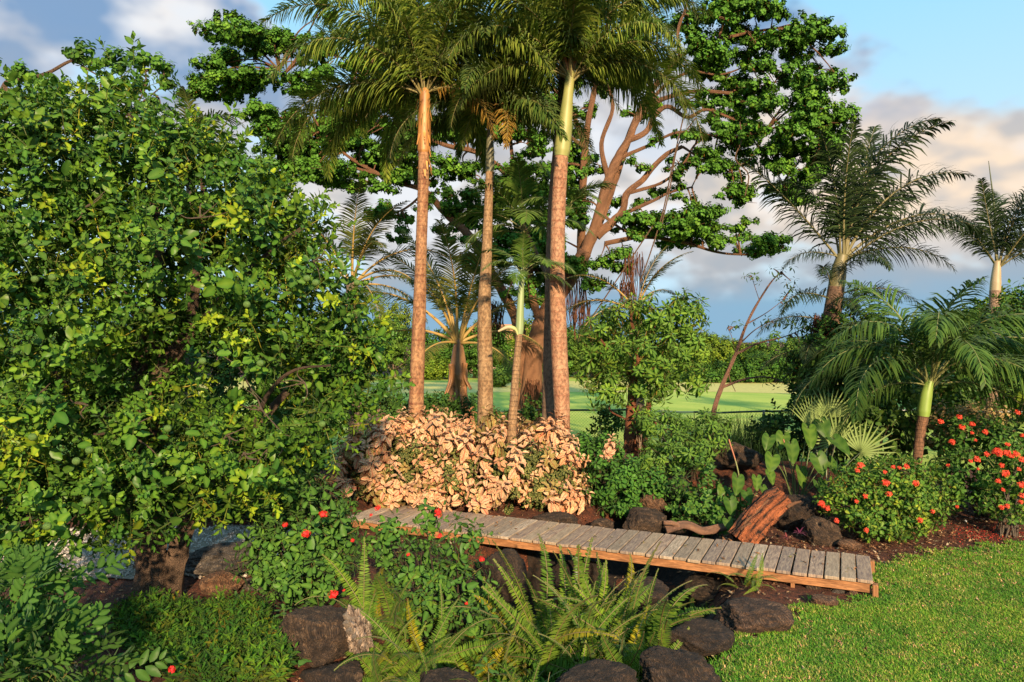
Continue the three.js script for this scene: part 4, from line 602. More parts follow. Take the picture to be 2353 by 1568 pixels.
// coconut palm beyond the fence
const coco = [[70, 10], [50, -35], [25, -70], [82, 45], [5, -75]].map(([a, b], k) => frondGeo(rng(440 + k), { len: 3.6, e0: a * R, e1: b * R, bend: 1.4, n: 62, leafL: 0.75, leafW: 0.042, plume: 0.15, fwd: 0.5, hang: 0.35, bare: 0.26, col: [0.085, 0.1, 0.03], col2: [0.15, 0.14, 0.045], rib: [0.36, 0.24, 0.07], r0: 0.06 }));
palm('coconut_palm', 'squat coconut palm with ragged orange leaf bases beyond the fence', null, 19, [[1050, 1020], [1051, 950], [1052, 885]], [0.32, 0.29, 0.24], [[1053, 840], [1053, 780]], { shaftR: [0.26, 0.25, 0.18, 0.1], shaftCol: sheathCol([0.36, 0.19, 0.08], [0.2, 0.1, 0.05]), set: coco, trunkOpt: { a: [0.4, 0.23, 0.13], b: [0.25, 0.13, 0.07], rings: 0.16, depth: 0.06 },
  fronds: [[1, 175, 1], [2, 190, 0.85], [0, 150, 0.95], [3, 120, 0.95], [3, 60, 0.9], [0, 30, 0.9], [1, 10, 0.85], [2, 350, 0.8], [0, 230, 0.9], [1, 270, 0.8], [0, 310, 0.9], [3, 200, 1], [4, 120, 0.7], [4, 40, 0.65]],
  extra: (o, base, r) => { const d = 18.9; for (let k = 0; k < 9; k++) { const a = 1.57 + (k - 4) * 0.55 + r() * 0.3, y = lerp(850, 905, r()), p = W(1052, y, d).sub(base), c = V(p.x + Math.cos(a) * 0.2, p.y, p.z + Math.sin(a) * 0.2), e = c.clone().add(V(Math.cos(a) * 0.18, -0.3 - r() * 0.25, Math.sin(a) * 0.18)); part('leaf_base', branchGeo([c.clone().add(V(0, 0.35, 0)), c, e], 0.06, 0.015, 6, sheathCol([0.42, 0.2, 0.08], [0.22, 0.1, 0.04]), { knob: 0.3 }), shaftMat, o); } } });
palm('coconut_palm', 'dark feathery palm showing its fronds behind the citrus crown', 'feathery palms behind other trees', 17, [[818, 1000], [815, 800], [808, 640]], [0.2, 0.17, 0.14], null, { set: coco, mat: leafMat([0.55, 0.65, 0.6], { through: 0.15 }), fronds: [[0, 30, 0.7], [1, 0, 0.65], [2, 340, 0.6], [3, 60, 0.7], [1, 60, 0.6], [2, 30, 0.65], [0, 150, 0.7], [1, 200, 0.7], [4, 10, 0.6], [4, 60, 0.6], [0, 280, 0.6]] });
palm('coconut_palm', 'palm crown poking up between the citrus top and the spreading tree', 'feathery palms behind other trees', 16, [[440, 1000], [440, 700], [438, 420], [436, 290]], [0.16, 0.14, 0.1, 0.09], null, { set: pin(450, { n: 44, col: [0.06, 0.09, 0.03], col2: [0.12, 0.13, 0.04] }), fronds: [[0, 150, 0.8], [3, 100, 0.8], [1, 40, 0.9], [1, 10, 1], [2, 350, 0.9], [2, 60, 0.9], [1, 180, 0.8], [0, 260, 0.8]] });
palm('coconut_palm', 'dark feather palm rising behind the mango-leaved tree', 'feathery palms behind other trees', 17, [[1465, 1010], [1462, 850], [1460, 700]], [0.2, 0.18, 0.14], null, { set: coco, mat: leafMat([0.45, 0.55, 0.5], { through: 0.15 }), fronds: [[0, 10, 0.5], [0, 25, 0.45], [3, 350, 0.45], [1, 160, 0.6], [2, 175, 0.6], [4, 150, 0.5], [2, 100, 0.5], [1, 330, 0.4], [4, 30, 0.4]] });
// royal palms on the right
const royal = [[84, 5], [82, 55], [62, -20], [40, -50], [15, -60], [55, 40]].map(([a, b], k) => frondGeo(rng(460 + k), { len: 3.6, e0: a * R, e1: b * R, bend: 1.7, n: 92, leafL: 0.85, leafW: 0.042, plume: 0.9, fwd: 0.7, hang: 0.7, bare: 0.14, col: [0.022, 0.04, 0.02], col2: [0.042, 0.065, 0.028], rib: [0.17, 0.15, 0.06], r0: 0.045, side: 0 }));
const royalMat = leafMat([0.7, 0.75, 0.9], { coat: 0.45, through: 0.1 });
palm('royal_palm', 'windswept dark royal palm with shaggy brown fibres hanging from its crown', 'dark royal palms behind the flower beds', 15, [[1892, 1050], [1898, 900], [1908, 760], [1922, 660]], [0.22, 0.2, 0.19, 0.16], [[1928, 620], [1936, 585]], { shaftR: [0.16, 0.16, 0.13, 0.1], shaftCol: sheathCol([0.2, 0.17, 0.07], [0.13, 0.12, 0.05]), set: royal, mat: royalMat, trunkOpt: { a: [0.24, 0.15, 0.1], b: [0.13, 0.08, 0.055], rings: 0.15 },
  fronds: [[0, 5, 1.05, -0.1], [0, 30, 0.95], [1, 90, 0.8], [1, 150, 0.75], [5, 178, 0.78, 0.2], [2, 3, 0.95], [3, 355, 0.95], [3, 20, 0.85], [2, 330, 0.85], [0, 200, 0.6], [4, 30, 0.55], [1, 300, 0.85], [4, 170, 0.4], [4, 80, 0.4]],
  extra: (o, base, r) => { const g = new GB(); for (let k = 0; k < 90; k++) { const a = W(1886 + (r() - 0.5) * 30, 735 + (r() - 0.5) * 30, 14.6 + r() * 0.3).sub(base), e = a.clone().add(V((r() - 0.5) * 0.15, -(0.6 + r() * 1.0), (r() - 0.5) * 0.15)), m = a.clone().lerp(e, 0.4).add(V((r() - 0.5) * 0.3, 0.05, 0.1 * r())); const b = 0.6 + r() * 0.8; g.tube(smoothPath([a, m, e], 6), () => 0.008, 3, () => [0.3 * b, 0.11 * b, 0.05 * b], { cap: false }); } part('hanging_fibres', g.geo(), bark, o).userData.kind = 'stuff'; for (const [x, y, k, az, s] of [[1915, 690, 4, 150, 0.5], [1915, 680, 4, 40, 0.5], [1910, 700, 4, 95, 0.42], [1908, 720, 3, 10, 0.42], [1905, 740, 4, 180, 0.45], [1912, 660, 3, 120, 0.36], [1905, 760, 4, 70, 0.45], [1900, 800, 4, 130, 0.45], [1905, 780, 4, 20, 0.45], [1915, 640, 3, 60, 0.35], [1900, 830, 4, 90, 0.4], [1900, 820, 4, 175, 0.42]]) addFrond(o, W(x, y, 15).sub(base), royal[k], az, (r() - 0.5) * 0.6, s, frondStem, royalMat); } });
palm('royal_palm', 'dark royal palm with a pale trunk and a bare spear leaf at the garden edge', 'dark royal palms behind the flower beds', 19, [[2278, 1000], [2282, 850], [2285, 740], [2287, 668]], [0.17, 0.16, 0.14, 0.13], [[2289, 640], [2292, 600]], { shaftR: [0.13, 0.13, 0.11, 0.08], shaftCol: sheathCol([0.42, 0.33, 0.2], [0.3, 0.24, 0.14]), set: royal, mat: royalMat, trunkOpt: { a: [0.4, 0.28, 0.2], b: [0.24, 0.16, 0.11], rings: 0.2 },
  fronds: [[0, 10, 0.75], [0, 40, 0.7], [2, 178, 0.55], [5, 160, 0.5], [1, 120, 0.6], [2, 20, 0.7], [3, 350, 0.7], [0, 300, 0.7], [1, 0, 0.6], [5, 60, 0.6], [5, 10, 0.7], [3, 30, 0.6]],
  extra: (o, base) => part('spear_leaf', branchGeo(atBase([[2291, 600], [2285, 480], [2272, 370]], 19, base), 0.05, 0.008, 6, () => [0.07, 0.09, 0.04], { knob: 0.02 }), shaftMat, o) });
// manila palm in the flower bed
const manila = [[82, -50], [68, -70], [48, -80], [86, 5], [15, -75]].map(([a, b], k) => frondGeo(rng(470 + k), { len: 2.8, e0: a * R, e1: b * R, bend: 1.0, n: 80, leafL: 0.66, leafW: 0.036, plume: 0.85, fwd: 0.8, hang: 0.8, bare: 0.14, col: [0.045, 0.095, 0.028], col2: [0.075, 0.13, 0.04], rib: [0.2, 0.21, 0.07], r0: 0.022 }));
palm('manila_palm', 'short palm with a bulging lime-green crownshaft on a ringed brown trunk', null, 12, [[2106, 1090], [2110, 1040], [2116, 990], [2122, 957]], [0.075, 0.072, 0.075, 0.085], [[2123, 945], [2128, 910], [2135, 880], [2138, 866]], { shaftR: [0.088, 0.1, 0.095, 0.075, 0.05], shaftCol: sheathCol([0.24, 0.36, 0.07], [0.18, 0.27, 0.045]), set: manila, trunkOpt: { a: [0.27, 0.14, 0.08], b: [0.14, 0.075, 0.045], rings: 0.07, depth: 0.06 },
  fronds: [[1, 178, 0.95], [2, 190, 0.95], [0, 160, 1], [0, 120, 0.95], [3, 90, 0.85], [1, 100, 0.9], [0, 50, 1], [1, 20, 1], [2, 355, 1], [1, 340, 1.05], [2, 30, 1], [0, 300, 1], [3, 250, 0.9], [1, 220, 1], [2, 150, 0.9], [2, 60, 0.9], [4, 10, 0.8], [4, 175, 0.7]] });
// ---------- shrubs ----------
function shrub({ name = 'shrub', label, category = 'shrub', group, px, d, lobes, n, seed, items, geos, mats, mass, singles = 200, scale = [0.8, 1.2], tint, fill = 0.6, lift = 0.4, spread = 0.5, stemCol = [0.12, 0.08, 0.05], stemR = 0.012, flowers, flowerMat, flowerGeo, ground = -0.6, twigLen = 0.08 }) {
  const r = rng(seed), fx = (px - CX) / FOCAL * d, base = V(fx, terrain(fx, -d), -d), o = thing(name, label, category, base, group), L = lobes.map((a) => lobe(...a));
  const pts = crownPoints(L, n, r, { fill, lift, ground: terrain(fx, -d) + 0.02, rough: 0.3 });
  leafy(o, base, pts, r, { items, geos, mats, mass: mass ?? mats[0], singles, scale, tint, spread, twig: { back: twigLen, len: 0.05, r: 0.004, col: stemCol } });
  const g = []; for (const l of L) for (let k = 0; k < 3; k++) { const c = l.c.clone().sub(base).add(V((r() - 0.5) * l.r.x, (r() - 0.2) * l.r.y, (r() - 0.5) * l.r.z)), a = V((r() - 0.5) * 0.3, -0.05, (r() - 0.5) * 0.3); g.push(branchGeo([a, a.clone().lerp(c, 0.5).add(V((r() - 0.5) * 0.15, 0.1, (r() - 0.5) * 0.15)), c], stemR * 1.6, stemR * 0.5, 6, () => stemCol, { seg: 7, knob: 0.1 })); }
  part('stems', mergeGeometries(g), bark, o).userData.kind = 'stuff';
  for (const [x, y, dd, s = 1] of flowers ?? []) { const f = part('flower_head', flowerGeo, flowerMat, o, W(x, y, dd).sub(base)); f.rotation.set(0.5 + (r() - 0.5) * 0.6, r() * 6.28, (r() - 0.5) * 0.6); f.scale.setScalar(s * (0.85 + r() * 0.3)); }
  return o;
}
// a head of small four-petalled flowers
function flowerHead(seed, rad, n, a, b) {
  const r = rng(seed), g = new GB();
  for (let k = 0; k < n; k++) {
    const d = sphereDir(r); d.y = Math.abs(d.y) * 0.9 - 0.15; d.normalize(); const m = basis(d.clone().multiplyScalar(rad * (0.75 + 0.3 * r())), sphereDir(r), d, 1), e = m.elements, X = V(e[0], e[1], e[2]), Y = V(e[4], e[5], e[6]), Zz = V(e[8], e[9], e[10]), c0 = V(e[12], e[13], e[14]), q = r(), c = [lerp(a[0], b[0], q), lerp(a[1], b[1], q), lerp(a[2], b[2], q)], s = rad * (0.3 + r() * 0.12);
    for (let p = 0; p < 4; p++) { const t = p * 1.5708, u = X.clone().multiplyScalar(Math.cos(t)).addScaledVector(Zz, Math.sin(t)), w = X.clone().multiplyScalar(-Math.sin(t)).addScaledVector(Zz, Math.cos(t)), A = c0, B = c0.clone().addScaledVector(u, s * 0.55).addScaledVector(w, s * 0.28).addScaledVector(Y, s * 0.1), C = c0.clone().addScaledVector(u, s), D = c0.clone().addScaledVector(u, s * 0.55).addScaledVector(w, -s * 0.28).addScaledVector(Y, s * 0.1); g.q(...[A, B, C, D].map((v) => g.v(v.x, v.y, v.z, c))); }
  }
  g.add(new THREE.IcosahedronGeometry(rad * 0.6, 1).toNonIndexed ? indexed(new THREE.IcosahedronGeometry(rad * 0.62, 1), a.map((x) => x * 0.7)) : null, new THREE.Matrix4());
  return g.geo();
}
function indexed(g, c) { const n = g.attributes.position.count, col = []; for (let k = 0; k < n; k++) col.push(...c); g.setAttribute('color', new THREE.Float32BufferAttribute(col, 3)); g.setIndex([...Array(n).keys()]); return g; }
const redHead = flowerHead(500, 0.042, 34, [0.62, 0.012, 0.012], [0.8, 0.03, 0.02]), orangeHead = flowerHead(501, 0.045, 34, [0.75, 0.04, 0.015], [0.85, 0.1, 0.04]), petal = vc({ roughness: 0.6 });
const tints = (list, o) => list.map((t) => leafMat(t, o));
const plain = [[1, 1, 1], [1.3, 1.15, 0.95], [0.75, 0.85, 0.85]];

// cream croton (copperleaf) behind the bridge
{
  const r = rng(510), leafTex = (seed, cream, pink, green, share) => { const q = rng(seed); return dataTexture(128, 128, (u, v) => { const e = Math.abs(u - 0.5) * 2, n = fbm2(u * 5 + seed, v * 5, 4), m = clamp(1.2 - e * 6, 0, 1), vein = Math.abs(((v * 7 - e * 1.6) % 1 + 1) % 1 - 0.5) < 0.07 ? 0.35 : 0, p = clamp(m + vein + 0.25 * n, 0, 1), gr = n + 0.25 * (e - 0.5) > share ? 1 : 0; return [0, 1, 2].map((k) => lerp(lerp(cream[k], pink[k], p), green[k], gr)); }); };
  const map = (t) => { const m = leafMat([0.82, 0.84, 0.86], { coat: 0.15, through: 0.2, map: t, raw: true }); return m; };
  const cream = map(leafTex(3, [0.93, 0.78, 0.60], [0.85, 0.46, 0.36], [0.36, 0.38, 0.18], 0.3)), pinkish = map(leafTex(8, [0.93, 0.73, 0.57], [0.82, 0.38, 0.32], [0.4, 0.38, 0.2], 0.36)), mottled = map(leafTex(13, [0.92, 0.80, 0.55], [0.8, 0.52, 0.34], [0.24, 0.34, 0.12], 0.08)), greenish = map(leafTex(19, [0.8, 0.74, 0.44], [0.5, 0.5, 0.28], [0.16, 0.28, 0.1], -0.2));
  const geos = [leafGeo({ L: 0.24, Wd: 0.098, fold: 0.35, curl: 0.6, col: [1, 1, 1], rib: [1, 1, 1], seg: 5, wave: 0.03 }), leafGeo({ L: 0.2, Wd: 0.08, fold: 0.5, curl: 0.4, col: [1, 1, 1], rib: [1, 1, 1], seg: 5 })];
  const items = rosette(rng(511), { n: 14, len: 0.2, top: 0.6, bottom: -0.95, s0: 1.08, s1: 0.5 });
  const o = shrub({ name: 'croton_bush', label: 'wide cream and salmon leaved croton bush behind the footbridge', category: 'bush', px: 1070, d: 12.7, seed: 512, n: 520, items, geos, mats: [cream, pinkish, cream, mottled, pinkish], mass: cream, singles: 294, stemR: 0.014, fill: 0.35, lift: 0.6, spread: 0.35, scale: [0.75, 1.35],
    lobes: [[825, 1075, 60, 50, 12.2, 0.5], [800, 1100, 36, 36, 11.9, 0.4], [1000, 1060, 170, 90, 12.8, 0.95], [890, 1045, 95, 75, 12.8, 0.85], [1150, 1080, 160, 100, 12.6, 0.95], [1275, 1090, 72, 95, 12.6, 0.8], [965, 985, 50, 38, 12.8, 0.5], [900, 990, 50, 32, 12.8, 0.5], [1180, 1010, 42, 38, 12.7, 0.4], [1236, 990, 30, 38, 12.7, 0.3], [1090, 1140, 190, 52, 12.2, 0.55], [910, 1115, 70, 45, 12.4, 0.6], [1290, 1160, 60, 34, 12.2, 0.4]],
    tint: (q, r) => { const n = noise3(q.p.x * 1.5, q.p.y * 1.5, q.p.z * 1.5); return r() < 0.16 ? [0.5, 0.6, 0.35] : r() < 0.3 + 0.4 * n ? [1, 0.84, 0.76] : [1, 1, 1]; } });
  // older green leaves under the cream ones
  const gl = crownPoints([[1000, 1085, 160, 85, 12.75, 0.85], [1150, 1100, 155, 85, 12.6, 0.85], [1270, 1110, 65, 80, 12.6, 0.7], [890, 1065, 90, 65, 12.8, 0.75]].map((a) => lobe(...a)), 420, r, { fill: 0.4, lift: 0.1, ground: 0 });
  leafy(o, o.position, gl, r, { items, geos, mats: [greenish], mass: greenish, singles: 0, massName: 'older_leaves', scale: [0.8, 1.1] });
  // a lone cream rosette beside it
  shrub({ name: 'croton_seedling', label: 'small cream croton rosette standing alone beside the glossy green shrub', category: 'plant', px: 1398, d: 12.4, seed: 514, n: 5, items, geos, mats: [cream, pinkish], singles: 40, lobes: [[1398, 1035, 16, 20, 12.3]], scale: [0.7, 0.9] });
  shrub({ name: 'croton_bush', label: 'pale yellow leaved croton beside the ringed trunk of the short palm', category: 'bush', px: 2200, d: 13, seed: 515, n: 90, items, geos, mats: [mottled, greenish], mass: mottled, singles: 100, lobes: [[2190, 980, 50, 35, 13], [2250, 965, 50, 25, 13.2], [2165, 1020, 30, 30, 12.9]], scale: [0.7, 1] });
}
// red ixoras in front of the bridge
const ixGeo = [leafGeo({ L: 0.17, Wd: 0.064, shape: 'oblong', fold: 0.25, curl: 0.3, col: [0.045, 0.125, 0.028], rib: [0.1, 0.2, 0.06] }), leafGeo({ L: 0.15, Wd: 0.056, shape: 'lance', fold: 0.35, curl: 0.2, col: [0.055, 0.145, 0.03], rib: [0.11, 0.21, 0.06] })];
const ixItems = rosette(rng(520), { n: 9, len: 0.12, top: 0.9, bottom: -0.6, s0: 1.05, s1: 0.6 });
shrub({ name: 'ixora_shrub', label: 'dense glossy ixora shrub with red flower heads above the large boulder', px: 690, d: 8.1, seed: 521, n: 300, items: ixItems, geos: ixGeo, mats: tints(plain), singles: 297, lobes: [[690, 1235, 100, 110, 8.0], [625, 1275, 58, 75, 7.8], [750, 1180, 50, 75, 8.3], [715, 1330, 90, 50, 7.7], [660, 1120, 70, 70, 8.6], [770, 1260, 50, 70, 7.9]], flowerGeo: redHead, flowerMat: petal, flowers: [[743, 1183, 7.35], [655, 1207, 7.25, 0.75], [703, 1228, 7.2, 1.1], [765, 1367, 7.1, 1.1], [790, 1357, 7.1, 0.4], [868, 1168, 8.0, 0.7], [810, 1243, 7.6, 0.5]], scale: [0.8, 1.15] });
shrub({ name: 'ixora_shrub', label: 'straggly ixora with dark red heads on tall stems in front of the planks', px: 1030, d: 7.7, seed: 522, n: 150, items: ixItems, geos: ixGeo, mats: tints(plain), singles: 297, lobes: [[1060, 1250, 48, 45, 7.6], [960, 1300, 80, 55, 7.8], [1050, 1350, 75, 60, 7.5], [985, 1400, 80, 50, 7.4], [985, 1195, 26, 40, 7.7], [890, 1250, 50, 60, 7.9], [1075, 1430, 50, 40, 7.2]], flowerGeo: redHead, flowerMat: petal, flowers: [[1007, 1180, 7.5, 0.9], [1010, 1232, 7.5, 0.7], [1107, 1287, 7.3, 0.75], [1072, 1387, 7.1, 0.4], [852, 1184, 8.0, 0.5], [938, 1275, 7.4, 0.5]], scale: [0.75, 1.05] });
{   // leafy shrub in the near corner
  const geos = [leafGeo({ L: 0.155, Wd: 0.056, fold: 0.25, curl: 0.3, seg: 6, col: [0.05, 0.125, 0.028], rib: [0.09, 0.18, 0.06], wave: 0.015 }), leafGeo({ L: 0.135, Wd: 0.048, fold: 0.35, curl: 0.2, seg: 6, col: [0.065, 0.15, 0.03], rib: [0.1, 0.2, 0.06] })], items = [], r = rng(530);
  for (let i = 0; i < 12; i++) { const s = i % 2 ? 1 : -1, t = i / 11, d = V(s * Math.cos(0.5 + 0.4 * t), 0.35 + 0.5 * t, (r() - 0.3) * 0.4); items.push({ m: basis(V(0, 0.05 + t * 0.42, 0.04 * t * t), d, V(0, 0.2, 1), (0.7 + 0.5 * Math.sin(Math.PI * t)) * (0.85 + r() * 0.3)), tone: 0.8 + r() * 0.4, v: i % 3 ? 0 : 1 }); }
  shrub({ name: 'coffee_shrub', label: 'sprawling shrub of large dull green paired leaves in front of the citrus tree', px: 60, d: 5.3, seed: 531, n: 260, items, geos, mats: tints([[0.85, 0.9, 0.9], [1.15, 1.1, 0.95], [0.65, 0.75, 0.75]], { coat: 0.3 }), singles: 300, lobes: [[10, 1385, 70, 34, 5.6], [110, 1345, 40, 20, 6.1], [-10, 1480, 80, 55, 5.2], [100, 1545, 80, 34, 5.2], [-30, 1575, 90, 45, 4.9], [215, 1550, 50, 18, 5.6]], fill: 0.7, lift: 0.2, spread: 0.9, scale: [0.6, 0.95], stemCol: [0.2, 0.15, 0.07], stemR: 0.007, twigLen: 0.15, flowerGeo: redHead, flowerMat: petal, flowers: [[395, 1540, 5.5, 0.7]] });
}
// green shrubs behind the bridge
const glossy = [leafGeo({ L: 0.14, Wd: 0.06, shape: 'lance', fold: 0.3, curl: 0.3, col: [0.04, 0.13, 0.03], rib: [0.09, 0.2, 0.05] })];
const mangoGeo = [leafGeo({ L: 0.24, Wd: 0.062, shape: 'lance', fold: 0.3, curl: 0.35, seg: 5, col: [0.05, 0.13, 0.03], rib: [0.14, 0.22, 0.06], wave: 0.012 }), leafGeo({ L: 0.2, Wd: 0.055, shape: 'lance', fold: 0.25, curl: 0.2, seg: 5, col: [0.06, 0.15, 0.03], rib: [0.15, 0.24, 0.07] })];
const mangoItems = rosette(rng(540), { n: 14, len: 0.1, top: 0.7, bottom: -0.7, s0: 1, s1: 0.6 });
shrub({ label: 'glossy dark green shrub beside the cream croton behind the bridge', px: 1420, d: 12.3, seed: 541, n: 330, items: rosette(rng(542), { n: 11, len: 0.08, top: 0.8, bottom: -0.7, s0: 1, s1: 0.6 }), geos: glossy, mats: tints(plain), singles: 297, lobes: [[1420, 1110, 75, 65, 12.2], [1385, 1050, 52, 45, 12.6], [1480, 1125, 48, 50, 12.1], [1430, 1180, 42, 30, 11.9], [1350, 1040, 36, 36, 12.7], [1330, 1020, 20, 20, 12.7]] });
shrub({ label: 'mango-leaved shrub on the mound at the foot of the fence', px: 1580, d: 13.1, seed: 543, n: 190, items: mangoItems, geos: mangoGeo, mats: tints(plain), singles: 294, scale: [0.65, 0.95], lobes: [[1560, 1040, 80, 50, 12.7], [1620, 1000, 60, 44, 13], [1510, 980, 60, 36, 13.2], [1650, 985, 36, 28, 13.2], [1580, 970, 50, 36, 13.4], [1500, 1060, 40, 40, 12.6]] });
shrub({ name: 'ficus_shrub', label: 'shrub of rounded shiny leaves overhanging the gully beside the anthurium', px: 1610, d: 11.8, seed: 544, n: 80, items: alternate(rng(545), { n: 11, len: 0.24 }), geos: [leafGeo({ L: 0.15, Wd: 0.085, fold: 0.2, curl: 0.2, col: [0.04, 0.13, 0.035], rib: [0.12, 0.22, 0.07] })], mats: tints(plain, { coat: 0.5 }), singles: 297, lobes: [[1600, 1120, 44, 40, 11.7], [1640, 1155, 44, 36, 11.6], [1590, 1165, 34, 32, 11.5], [1650, 1195, 30, 26, 11.5]] });
{   // mango-leaved tree: stems and crown
  const d = 14.5, fx = (1458 - CX) / FOCAL * d, base = V(fx, terrain(fx, -d), -d), o = thing('mango_tree', 'young mango-leaved tree with a red-brown shaggy stem in front of the fence', 'tree', base), r = rng(550), col = barkCol([0.16, 0.05, 0.025], [0.46, 0.17, 0.07], 9);
  for (const [p, a, b] of [[[[1450, 1060], [1448, 1000], [1452, 940], [1455, 870], [1470, 790]], 0.14, 0.06], [[[1478, 1070, -0.2], [1482, 1000, -0.2], [1487, 950, -0.2], [1492, 920, -0.2]], 0.06, 0.045], [[[1490, 965, -0.2], [1530, 985, -0.3], [1560, 1000, -0.3]], 0.03, 0.012], [[[1470, 945], [1430, 930], [1390, 905]], 0.03, 0.015], [[[1455, 870], [1410, 820], [1380, 780]], 0.04, 0.015], [[[1470, 790], [1520, 740], [1570, 710]], 0.04, 0.015], [[[1455, 870], [1520, 840], [1590, 820]], 0.035, 0.012], [[[1470, 790], [1450, 730], [1470, 690]], 0.035, 0.012], [[[1425, 900], [1400, 940], [1440, 965]], 0.02, 0.015]]) part(a > 0.1 ? 'trunk' : 'limb', branchGeo(atBase(p, d, base), a, b, 10, col, { knob: 0.35 }), bark, o);
  const g = new GB(); for (let k = 0; k < 40; k++) { const a = r() * 6.28, p = W(1462, lerp(975, 1040, r()), d).sub(base), c = V(p.x + Math.cos(a) * 0.14, p.y, p.z + Math.sin(a) * 0.14), e = c.clone().add(V(Math.cos(a) * 0.1, -0.15 - r() * 0.2, Math.sin(a) * 0.1)); g.tube([c, e], (t) => 0.022 * (1 - 0.7 * t), 4, () => [0.38, 0.16, 0.07]); } part('shaggy_bark', g.geo(), bark, o);
  const pts = crownPoints([[1480, 735, 100, 50, 14.4], [1565, 725, 62, 52, 14.5], [1395, 775, 62, 62, 14.5], [1480, 820, 105, 60, 14.3], [1580, 810, 52, 50, 14.4], [1390, 905, 48, 34, 14.2], [1600, 880, 26, 26, 14.2], [1360, 850, 40, 40, 14.6], [1500, 890, 70, 30, 14.4], [1478, 960, 26, 26, 14]].map((a) => lobe(...a)), 330, r, { fill: 0.6, lift: 0.35, rough: 0.3 });
  leafy(o, base, pts, r, { items: mangoItems, geos: mangoGeo, mats: tints([[1.1, 1.1, 1], [1.5, 1.3, 1], [0.8, 0.9, 0.9]]), singles: 294, scale: [0.85, 1.3], twig: { back: 0.2, len: 0.08, r: 0.006, col: [0.15, 0.1, 0.05] }, tint: (q, r) => r() < 0.25 ? [1.5, 1.25, 1] : [1, 1, 1] });
}
{   // thin bare tree with pink branches
  const d = 16.6, base = W(1640, 960, d); base.y = terrain(base.x, -d); const sm = [leafGeo({ L: 0.2, Wd: 0.055, shape: 'lance', col: [0.04, 0.085, 0.03], rib: [0.07, 0.12, 0.04] })];
  branchingTree({ name: 'sparse_tree', rFactor: 0.75, label: 'slender leaning tree with bare pinkish branches against the fairway', base, d, seed: 553, barkA: [0.26, 0.12, 0.08], barkB: [0.45, 0.25, 0.17], sprig: rosette(rng(554), { n: 7, len: 0.1, top: 0.5, bottom: -0.6 }), geos: sm, mats: tints([[1, 1, 1]]), perArea: 5, singles: 200, scale: [0.7, 1.1], fill: 1, twigCol: [0.2, 0.12, 0.08],
    limbs: [[[[1625, 1010], [1640, 945], [1660, 885], [1688, 820], [1716, 745], [1745, 690], [1775, 645], [1795, 625]], 0.09, 0.012], [[[1660, 890], [1720, 870], [1770, 868], [1830, 895]], 0.045, 0.012], [[[1690, 815], [1740, 790], [1800, 775], [1860, 750]], 0.04, 0.01], [[[1700, 790], [1740, 755], [1790, 730]], 0.025, 0.008], [[[1745, 690], [1735, 660], [1728, 635]], 0.012, 0.006], [[[1716, 745], [1760, 720], [1800, 690]], 0.02, 0.006], [[[1690, 815], [1675, 860], [1690, 900]], 0.02, 0.01], [[[1690, 810], [1680, 770], [1672, 755]], 0.012, 0.006]],
    clumps: [[1795, 630, 34, 18], [1820, 660, 34, 24], [1730, 640, 18, 14], [1800, 700, 30, 24], [1780, 745, 50, 20], [1850, 760, 40, 30], [1690, 750, 16, 8], [1830, 900, 40, 22], [1780, 880, 30, 10], [1860, 850, 40, 30], [1830, 800, 30, 20]] });
}
